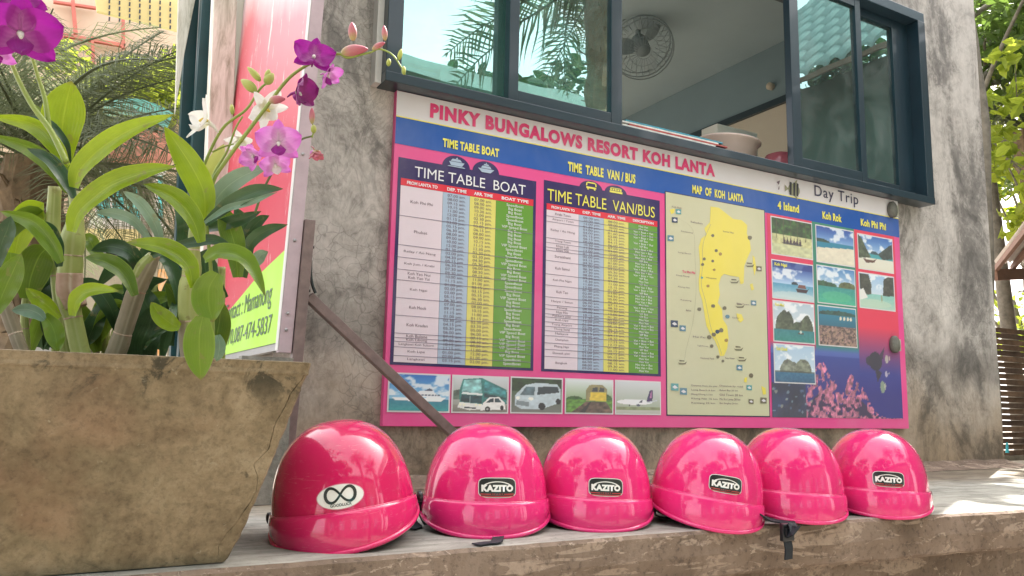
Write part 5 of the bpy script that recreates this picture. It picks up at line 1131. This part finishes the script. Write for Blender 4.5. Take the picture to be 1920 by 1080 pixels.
brc.bar(pA, pE, .012, .0135, Vector((0, 1, 0))); tag(brc.build('diagonal_brace', M_pole, bevel=.0015), 'brown square steel brace sloping from the post down behind the second helmet', 'brace')
wb = MB(); wb.box(.355, .47, 1.86, 1.90, .0015, .33); tag(wb.build('weathered_board', plain('weathered_grey_timber', (.22, .22, .19), .85, scale=22, var=.5, bump=.5)), 'grey weathered timber board standing on the ledge between planter and first helmet', 'board')

# ------------------------------------------------------------------ left background
M_weath = NT('weathered_white_post'); s = M_weath; s.col(s.ramp(s.noise(10, 8, .7, .5, stretch=(3, 3, .5)), [(.32, (.34, .33, .25)), (.46, (.62, .61, .53)), (.6, (.80, .79, .72))])); s.rough(.8); M_weath = s.m
M_green = plain('dark_green_paint', (.010, .050, .060), .35, var=.2)
def post(name, x0, x1, y, px_pts, mat, label, cat, th=.06):
    # slanted flat upright measured at depth y: px_pts = TL, TR, BR, BL
    a = [PY(p[0], p[1], y) for p in px_pts]; b_ = [v+Vector((0, th, 0)) for v in a]; b = MB()
    b.add(a+b_, [(3, 2, 1, 0), (4, 5, 6, 7), (0, 1, 5, 4), (1, 2, 6, 5), (2, 3, 7, 6), (3, 0, 4, 7)]); return tag(b.build(name, mat, bevel=.003), label, cat)
post('white_pillar', 0, 0, 3.0, [(404, -60), (446, -60), (423, 670), (372, 670)], M_weath, 'weathered white pillar just left of the pink sign', 'pillar', .08)
post('dark_green_post', 0, 0, 3.15, [(383, -60), (406, -60), (362, 670), (334, 670)], M_green, 'wide dark green door post beside the white pillar', 'door post')
post('door_edge', 0, 0, 3.3, [(352, -60), (386, -60), (338, 700), (318, 700)], M_green, 'narrower dark green sliding door edge left of the wide green post', 'door')
post('grey_door_strip', 0, 0, 3.22, [(377, -60), (381, -60), (342, 670), (337, 670)], M_steel, 'thin pale grey metal strip running down between the green posts', 'door strip', .01)
post('white_curtain', 0, 0, 3.25, [(336, -60), (378, -60), (346, 100), (328, 215)], M_weath, 'tapering white curtain hanging at the top of the green door', 'curtain', .02)

def far(px, py, y): return PY(px, py, y)
bgb = empty('pink_house', far(150, 600, 10), 'peach coloured house with red trim and turquoise windows behind the palm', 'house')
M_peach = plain('peach_wall', (.60, .44, .33), .8, var=.06, scale=1); M_rtrim = plain('red_trim', (.50, .13, .10), .6); M_soff = plain('yellow_soffit', (.62, .50, .22), .7, var=.05); M_turq = plain('turquoise_panel', (.10, .48, .50), .3, var=.2, scale=2)
def fq(name, pts, y, mat, par, th=.1, **k):
    a = [far(p[0], p[1], y) for p in pts]; b_ = [v+Vector((0, th, 0)) for v in a]; n_ = len(a); b = MB()
    b.add(a+b_, [tuple(range(n_-1, -1, -1)), tuple(range(n_, 2*n_))]+[(i, (i+1) % n_, n_+(i+1) % n_, n_+i) for i in range(n_)]); o = b.build(name, mat, **k)
    if par: pcw(o, par)
    return o
fq('wall', [(-60, -80), (345, -80), (345, 430), (-60, 400)], 10, M_peach, bgb, .3)
fq('lower_wall', [(-60, 402), (345, 432), (345, 760), (-60, 760)], 10.02, plain('dark_lower_wall', (.30, .27, .20), .8), bgb, .3)  # lower wall in a separate darker tone
for pts in ([(133, 0), (140, 0), (146, 62), (138, 62)], [(228, 30), (234, 30), (235, 90), (228, 90)], [(110, 60), (235, 82), (235, 88), (110, 66)], [(112, 66), (120, 66), (118, 110), (112, 110)], [(100, 0), (180, 12), (180, 16), (100, 4)], [(170, 66), (176, 67), (180, 150), (174, 150)]): fq('trim_strip', pts, 9.9, M_rtrim, bgb, .05)
fq('soffit_panel', [(168, -70), (340, -70), (335, 57), (182, 20)], 7.5, M_soff, bgb, .05)
b = MB()
for i in range(7):
    for j in range(5):
        p = far(205+i*19, -8+j*11+i*2.6, 7.48); b.box(p.x-.007, p.x+.007, p.y-.01, p.y, p.z-.017, p.z+.017)
pcw(b.build('vent_slot', M_black), bgb)
fq('window_pane', [(178, 318), (305, 325), (305, 415), (182, 408)], 9.8, M_turq, bgb, .05)
for x_ in (178, 206, 232, 262, 292): fq('window_mullion', [(x_, 316), (x_+4, 316), (x_+5, 412), (x_+1, 412)], 9.7, M_whitep, bgb, .04)
fq('window_ledge', [(168, 408), (310, 414), (312, 428), (168, 422)], 9.5, M_whitep, bgb, .2)
fq('window_head', [(150, 300), (310, 306), (312, 322), (150, 316)], 9.5, M_whitep, bgb, .2)
aw = fq('tile_awning', [(205, 262), (262, 236), (312, 246), (322, 300), (196, 296)], 8.6, plain('red_clay_tile', (.42, .17, .12), .7, scale=9, var=.3), None, .3); tag(aw, 'small reddish tiled awning above the turquoise window', 'awning')
cv = MB(); c0 = far(262, 200, 7.6); vs = []
for i in range(13):
    for j in range(9):
        u_, v_ = i/12, j/8; vs.append(c0+Vector(((u_-.5)*.56, v_*.5, .17*math.sin(math.pi*(.5+.45*(u_-.5)*1.4))-.10+.0*v_)))
cv.add(vs, [(i*9+j, (i+1)*9+j, (i+1)*9+j+1, i*9+j+1) for i in range(12) for j in range(8)]); tag(cv.build('turquoise_canopy', plain('turquoise_canopy', (.12, .50, .52), .5, var=.2), smooth=True), 'curved turquoise canopy glimpsed through the palm fronds', 'canopy')
th = fq('thatch_fringe', [(148, 428), (262, 430), (268, 470), (150, 462)], 8.5, plain('dry_straw', (.50, .42, .20), .9, scale=40, var=.4, bump=.4), None, .1); tag(th, 'strip of dry yellow straw thatch under the white window ledge', 'thatch')
bn_ = fq('orange_banner', [(296, 505), (345, 500), (345, 700), (288, 700)], 6.5, None or (lambda: (lambda s: (s.col(s.ramp(s.noise(4, 3, .5, 1), [(.4, (.62, .55, .45)), (.5, (.66, .34, .12)), (.6, (.62, .56, .48))])), s.m)[1])(NT('banner_print')))(), None, .02); tag(bn_, 'white and orange printed banner standing behind the canes', 'banner')
bk = fq('white_crate', [(58, 618), (112, 620), (118, 720), (56, 720)], 4.5, M_whitep, None, .2, bevel=.01); tag(bk, 'white plastic crate standing low behind the left canes', 'crate')
bk = fq('parked_scooter_seat', [(196, 464), (222, 458), (240, 466), (238, 478), (200, 480)], 5.2, M_black, None, .3, bevel=.01); bk.name = 'black_seat'; tag(bk, 'black padded seat glimpsed between the orchid leaves', 'seat')
dk = fq('grey_cabinet', [(-60, 340), (30, 350), (28, 640), (-60, 640)], 6, plain('dim_grey_cabinet', (.14, .15, .14), .6), None, .5); tag(dk, 'dim grey cabinet behind the palm trunk at the left edge', 'cabinet')

# foliage helpers
def leaf_cloud(b, centers, n, size, seed, droop=.3):
    r_ = random.Random(seed)
    for _ in range(n):
        c_, rad = centers[r_.randrange(len(centers))]
        while 1:
            d = Vector((r_.uniform(-1, 1), r_.uniform(-1, 1), r_.uniform(-1, 1)))
            if .25 < d.length < 1: break
        p = Vector(c_)+Vector((d.x*rad[0], d.y*rad[1], d.z*rad[2])); a = Vector((r_.uniform(-1, 1), r_.uniform(-1, 1), r_.uniform(-.8, .3))).normalized(); t_ = a.cross(Vector((r_.uniform(-1, 1), r_.uniform(-1, 1), r_.uniform(-1, 1)))).normalized()
        L_ = size*r_.uniform(.6, 1.3); w_ = L_*.28
        nn = a.cross(t_)*L_*.10; b.add([p, p+a*L_*.35+t_*w_+nn, p+a*L_*.72+t_*w_*.75+nn, p+a*L_-nn*.6, p+a*L_*.72-t_*w_*.75+nn, p+a*L_*.35-t_*w_+nn], [(0, 1, 2, 3), (0, 3, 4, 5)])
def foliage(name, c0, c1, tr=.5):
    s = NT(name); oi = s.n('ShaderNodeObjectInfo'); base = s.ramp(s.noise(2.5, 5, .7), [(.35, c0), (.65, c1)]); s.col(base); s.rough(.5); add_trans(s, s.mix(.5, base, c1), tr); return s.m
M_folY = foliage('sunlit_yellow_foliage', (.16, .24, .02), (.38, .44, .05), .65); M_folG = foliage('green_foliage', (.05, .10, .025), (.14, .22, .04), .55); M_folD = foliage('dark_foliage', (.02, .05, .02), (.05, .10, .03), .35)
M_bark = plain('grey_bark', (.17, .15, .12), .9, scale=14, var=.4, bump=.6)
def tree(label, base, h, crown, nl, lsize, mat, seed, group=None, cat='tree', trunk_r=.12, nb=7):
    r_ = random.Random(seed); base = Vector(base); e = empty('tree', base, label, cat, group)
    top = base+Vector((r_.uniform(-.3, .3), r_.uniform(-.3, .3), h)); b = MB(); tr_ = spline([base, base.lerp(top, .5)+Vector((r_.uniform(-.2, .2), r_.uniform(-.2, .2), 0)), top], 12); b.tube(tr_, [trunk_r*(1-.6*i/11) for i in range(12)], 10)
    cs = []
    for k in range(nb):
        a = 2*math.pi*k/nb+r_.random(); st = base.lerp(top, r_.uniform(.55, .95)); en = top+Vector((math.cos(a)*crown[0]*r_.uniform(.4, .9), math.sin(a)*crown[1]*r_.uniform(.4, .9), crown[2]*r_.uniform(-.6, .8)))
        b.tube(spline([st, st.lerp(en, .5)+Vector((0, 0, .15)), en], 8), [trunk_r*.4*(1-.7*i/7) for i in range(8)], 6)
        q = crown[0]*r_.uniform(.3, .5); cs.append((en, (q, q, q*.7)))
        for _ in range(2):
            e2 = en+Vector((r_.uniform(-1, 1)*crown[0]*.5, r_.uniform(-1, 1)*crown[1]*.5, r_.uniform(-1, 1)*crown[2]*.5)); q = crown[0]*r_.uniform(.2, .35); cs.append((e2, (q, q, q*.6)))
            b.tube([en, e2], [trunk_r*.12, trunk_r*.05], 5)
    pcw(b.build('trunk', M_bark, smooth=True), e); b = MB(); leaf_cloud(b, cs, nl, lsize, seed); pcw(b.build('crown', mat), e); return e
def frond_mesh(name, L_, n, ll, droop, mat, seed, wid=.012):
    """along +x, arching"""
    r_ = random.Random(seed); b = MB(); pts = []
    for i in range(14):
        t_ = i/13; pts.append(Vector((L_*t_*(1-.15*droop*t_), 0, L_*(.28*t_-droop*t_*t_))))
    b.tube(pts, [.010*L_*(1-.8*i/13)+.001 for i in range(14)], 5)
    for i in range(n):
        t_ = .14+.86*i/n; k = t_*13; j = min(12, int(k)); p = pts[j].lerp(pts[j+1], k-j); tg = (pts[j+1]-pts[j]).normalized(); up = Vector((0, 1, 0)).cross(tg).normalized()*-1
        for sg_ in (-1, 1):
            l2 = ll*(math.sin(math.pi*min(1, t_*.92+.1))**.6)*r_.uniform(.85, 1.1); d = (tg*.75+Vector((0, sg_, 0))*.9+Vector((0, 0, .18))).normalized(); d = (d+Vector((r_.uniform(-.16, .16), r_.uniform(-.16, .16), r_.uniform(-.2, .2)))).normalized(); q = p+d*l2*.55; e_ = p+d*l2+Vector((0, 0, -l2*r_.uniform(.1, .6))); wv = tg*wid*.5
            b.add([p-wv*.6, p+wv*.6, q+wv, q-wv, e_], [(0, 1, 2, 3), (3, 2, 4)])
    return b.mesh(name, mat)
M_palm = foliage('palm_green', (.075, .10, .045), (.17, .20, .10), .4); M_palmD = plain('dry_palm_fibre', (.17, .12, .07), .9, scale=20, var=.4, bump=.5)
def palm(label, base, h, n, L_, ll, seed, mat=M_palm, group=None, tr=.14, up=.9, wid=.012, fdet=44):
    r_ = random.Random(seed); base = Vector(base); e = empty('palm_tree', base, label, 'palm', group); top = base+Vector((0, 0, h))
    b = MB(); N = 26; b.tube([base.lerp(top, i/(N-1))+Vector((.02*math.sin(i), 0, 0)) for i in range(N)], [tr*(1+.10*(i % 2))*(1.25 if i > N-8 else 1) for i in range(N)], 12)
    for k in range(90):
        a = r_.random()*6.28; z = h*r_.uniform(.55, 1.02); d = Vector((math.cos(a), math.sin(a), 0)); p = base+Vector((0, 0, z))+d*tr*.9; e2 = p+d*tr*r_.uniform(.4, 1.1)+Vector((0, 0, tr*r_.uniform(-.2, 1.0))); b.tube([p, e2], [tr*.09, tr*.03], 4)
    pcw(b.build('trunk', M_palmD), e); ms = [frond_mesh('frond', L_, fdet, ll, q, mat, seed+i, wid) for i, q in enumerate((.25, .45, .7))]
    for k in range(n):
        a = k*2.399+r_.uniform(-.2, .2); el = r_.uniform(-.25, up); o = link('frond', ms[k % 3], e); M_ = Matrix.Translation(Vector((0, 0, h))) @ Matrix.Rotation(a, 4, 'Z') @ Matrix.Rotation(-el, 4, 'Y') @ Matrix.Rotation(r_.uniform(-.6, .6), 4, 'X') @ Matrix.Scale(r_.uniform(.8, 1.1), 4); o.matrix_local = M_
    return e
pb = far(70, 310, 4.6); palm('feathery date palm with a fibrous trunk behind the left orchid', (pb.x, 4.6, -.62), pb.z+.62, 46, 1.15, .34, 5, tr=.11, up=1.15, wid=.0065, fdet=70)
pb = far(-60, 250, 6.2); palm('second feathery palm mostly outside the left edge of the picture', (pb.x, 6.2, -.62), pb.z+.62, 20, 1.4, .38, 8, tr=.12, wid=.008, fdet=60)
t1 = far(262, 120, 12.5); 
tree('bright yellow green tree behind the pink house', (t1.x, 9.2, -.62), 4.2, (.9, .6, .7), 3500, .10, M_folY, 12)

# ------------------------------------------------------------------ right background
GR = 'sunlit trees behind the cement wall on the right'
def rp(px, py, d): q = P(px, py, d); return q
for i, (px, py, d, h, cr, nl, ls, mt, lb) in enumerate([
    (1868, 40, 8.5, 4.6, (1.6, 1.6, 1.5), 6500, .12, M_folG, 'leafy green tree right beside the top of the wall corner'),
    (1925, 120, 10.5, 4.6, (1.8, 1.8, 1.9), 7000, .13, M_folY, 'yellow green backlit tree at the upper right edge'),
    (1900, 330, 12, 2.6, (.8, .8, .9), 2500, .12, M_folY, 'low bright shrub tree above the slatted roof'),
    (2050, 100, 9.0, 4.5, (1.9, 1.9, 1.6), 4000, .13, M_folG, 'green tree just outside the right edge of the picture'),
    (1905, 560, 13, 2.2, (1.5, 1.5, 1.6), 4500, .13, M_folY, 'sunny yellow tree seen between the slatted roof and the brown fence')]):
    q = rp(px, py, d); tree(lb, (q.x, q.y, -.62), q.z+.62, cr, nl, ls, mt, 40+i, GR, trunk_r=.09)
tree('unseen tree added beyond the right end of the building to dapple the ledge', (6.6, 4.2, -.62), 4.6, (1.5, 1.5, .8), 1500, .17, M_folG, 77, GR, trunk_r=.08)  # crown added out of view in the sun's path to soften the sunlit patch
qp = P(1935, 250, 8.0); palm('dark feathery palm among the sunlit trees on the right', (qp.x, qp.y, -.62), qp.z+.62, 24, 1.5, .42, 91, M_palm, GR, .12, .9, .012, 50)
qp = P(1890, 190, 6.0); tree('nearer leafy branch tree with large yellow green leaves by the wall corner', (qp.x+.35, qp.y, -.62), qp.z+.4, (.55, .55, .8), 650, .13, M_folY, 95, GR, trunk_r=.035)
q0 = PY(1850, 620, 2.9); tk = MB(); q1 = PY(1836, 200, 2.9); tk.tube(spline([Vector((q0.x+.02, 2.9, -.62)), q0, q1, q1+Vector((-.05, .1, 1.2))], 20), [.05*(1+.12*math.sin(i*1.7)) for i in range(20)], 12); tag(tk.build('rough_trunk', M_bark, smooth=True), 'rough grey trunk standing right behind the wall corner', 'tree trunk')
# fence of woven slats on a low base
FYD = 3.4
fa_, fb_ = PY(1862, 612, FYD), PY(1862, 850, FYD)
fen = empty('slatted_fence', (fa_.x+1, FYD, fb_.z), 'brown woven slat fence behind the right end of the ledge', 'fence')
M_slat = [plain('brown_slat_%d' % i, c_, .8, scale=12, var=.35, bump=.4) for i, c_ in enumerate([(.13, .075, .045), (.17, .10, .06), (.10, .06, .04)])]
ns = 22; zt, zb_ = fa_.z, fb_.z-.02
for k in range(ns):
    z = zb_+(zt-zb_)*(k+.5)/ns; hh = (zt-zb_)/ns*.42; b = MB(); N = 24; vs = []
    for i in range(N):
        x = fa_.x-.3+3.2*i/(N-1); y = FYD+.012*math.sin(i*1.3+math.pi*k)+.004*mnoise.noise(Vector((i, k, 0))); zz = z+.004*mnoise.noise(Vector((i*.4, k*3, 2)))
        vs += [(x, y, zz-hh), (x, y, zz+hh), (x, y+.012, zz+hh), (x, y+.012, zz-hh)]
    b.add(vs, [(i*4+j, (i+1)*4+j, (i+1)*4+(j+1) % 4, i*4+(j+1) % 4) for i in range(N-1) for j in range(4)]); pcw(b.build('slat', M_slat[k % 3]), fen)
for x in (.9, 1.7, 2.5): b = MB(); b.box(fa_.x+x-.03, fa_.x+x+.03, FYD+.03, FYD+.08, zb_-.5, zt+.02); pcw(b.build('fence_post', M_slat[2]), fen)
b = MB(); b.box(fa_.x-.3, fa_.x+3, FYD-.06, FYD+.2, -.62, zb_+.002); tag(b.build('fence_base', M_top), 'low grey concrete footing under the brown slat fence', 'footing')
q = PY(1888, 838, 3.2); b = MB(); b.tube([q+Vector((0, 0, -.04)), q+Vector((.004, 0, .03))], [.012, .006], 8); tag(b.build('teal_scrap', plain('teal_plastic', (.03, .35, .42), .5)), 'tiny teal plastic scrap at the wall corner by the fence', 'scrap')
# lean-to roof with rafters
rf = empty('lean_to_roof', PY(1930, 450, 5.2), 'lean-to roof of corrugated sheets on brown rafters at the right edge', 'roof')
M_corr = plain('pale_corrugated_sheet', (.55, .50, .46), .5, var=.15); M_raft = plain('brown_rafter', (.22, .12, .085), .8)
A0, A1 = PY(1935, 405, 2.7), PY(2210, 330, 2.7); B0, B1 = PY(1864, 497, 3.6), PY(2090, 492, 3.6)
b = MB(); vs = []; N = 60
for i in range(N):
    t_ = i/(N-1); w_ = .012*math.cos(i*math.pi)
    vs += [A0.lerp(A1, t_)+Vector((0, 0, w_+.02)), B0.lerp(B1, t_)+Vector((0, 0, w_+.02))]
b.add(vs, [(2*i, 2*i+1, 2*i+3, 2*i+2) for i in range(N-1)]); pcw(b.build('corrugated_sheet', M_corr), rf)
for k in range(9):
    t_ = (k+.1)/8.5; b = MB(); b.bar(A0.lerp(A1, t_)+Vector((0, 0, -.03)), B0.lerp(B1, t_)+Vector((0, 0, -.03)), .014, .022); pcw(b.build('rafter', M_raft), rf)
b = MB(); b.bar(B0+Vector((0, 0, -.08)), B1+Vector((0, 0, -.08)), .02, .045); pcw(b.build('purlin', M_raft), rf)
b = MB(); b.bar(A0+Vector((0, 0, .06)), A1+Vector((0, 0, .06)), .03, .05); pcw(b.build('fascia', M_frame), rf)

# ------------------------------------------------------------------ across the yard: what the panes and the helmets reflect
def rfl(px, py, k, v):
    d = ray(px, py); t_ = (v-CAM[k])/d[k]; p = CAM+d*t_; p.y = 2*2.118-p.y; return p
hs = empty('neighbour_house', (9, -2.5, -.62), 'house with grey green wavy roof tiles, seen mirrored in the right window pane', 'house')
M_tile = plain('grey_green_roof_tile', (.24, .30, .28), .5, var=.2, scale=6); M_hw = plain('cream_house_wall', (.13, .15, .13), .8, var=.1, scale=1)
EX, EZ = 7.0, 3.95; Ya, Yb = -3.6, 3.2; ang = R(44); nrow, ncol = 9, 30
tl = MB(); vs = []; prof = [(0, 0), (.25, .055), (.5, .075), (.75, .055), (1, 0)]
tw_ = (Yb-Ya)/ncol; tlen = .42
tm = MB(); vv = []
for s_ in (0, 1):
    for (u_, h_) in prof: vv.append((s_*tlen*math.cos(ang)*1.06, u_*tw_, s_*tlen*math.sin(ang)*1.06+h_*1.2+(.03 if s_ == 0 else 0)))
for (u_, h_) in prof: vv.append((0, u_*tw_, h_*1.2-.02))
tm.add(vv, [(i, i+1, 6+i, 5+i) for i in range(4)]+[(10+i, 11+i, i+1, i) for i in range(4)]); tmesh = tm.mesh('roof_tile', M_tile, True)
for r0 in range(nrow):
    for c0_ in range(ncol):
        o = link('roof_tile', tmesh, hs); o.location = (EX+r0*tlen*math.cos(ang)-9, Ya+c0_*tw_+2.5, EZ+r0*tlen*math.sin(ang)+.62+random.uniform(-.006, .006))
b = MB(); b.box(EX+.5, EX+4, Ya+.25, Yb, -.62, EZ+.1); pcw(b.build('wall', M_hw), hs)
b = MB(); b.bar((EX-.03, Ya, EZ-.05), (EX-.03, Yb, EZ-.05), .015, .03); pcw(b.build('gutter_board', M_raft), hs)
b = MB(); b.quad((EX, Ya, EZ-.06), (EX, Yb, EZ-.06), (EX+.6, Yb, EZ+.3), (EX+.6, Ya, EZ+.3)); pcw(b.build('soffit', M_raft), hs)
nb = empty('opposite_building', (1, -5.6, -.62), 'long dark olive building across the yard, mirrored in the left window panes', 'building')
b = MB(); b.box(-7, 6.6, -8.5, -4.8, -.62, 4.32); pcw(b.build('wall', plain('olive_wall', (.20, .20, .14), .8, var=.1, scale=1)), nb)
b = MB(); b.box(-7.2, 6.8, -8.7, -4.6, 4.32, 4.52); pcw(b.build('roof_slab', plain('teal_grey_slab', (.22, .30, .28), .7)), nb)
for k in range(5): b = MB(); b.box(-5+k*2.3, -3.9+k*2.3, -4.81, -4.78, .6, 2.2); pcw(b.build('window', M_turq), nb)
q = rfl(1125, 120, 1, 6.6); palm('tall palm across the yard, mirrored in the left sliding pane', (q.x, q.y, -.62), q.z+1.6, 26, 1.9, .5, 61, M_palmD and M_palm, 'palms across the yard', .13, .6, .03, 34)
q = rfl(660, -60, 1, 5.6); palm('palm whose frond tips hang into the leftmost pane reflection', (q.x, q.y, -.62), q.z+1.35, 20, 1.3, .38, 67, M_palm, 'palms across the yard', .12, .3, .02, 34)
for i, (x, y, h, cr, nl) in enumerate([(-3.5, -3.0, 5.0, (1.9, 1.9, 1.5), 2600), (-1.0, -3.9, 6.0, (1.5, 1.5, 1.2), 2200), (7.6, -9.0, 6.2, (1.8, 1.8, 1.4), 2200), (-5.5, 1.5, 5.5, (2, 2, 1.5), 2200), (14, -9, 8, (2.4, 2.4, 1.8), 2600)]):
    tree(['broad tree across the yard to the left', 'tall narrow tree across the yard, left of the palms', 'tree rising behind the olive building', 'tree far to the left of the viewer', 'big tree behind the tiled house'][i], (x, y, -.62), h, cr, nl, .30, M_folG if i % 2 else M_folD, 80+i, 'trees across the yard', trunk_r=.14)
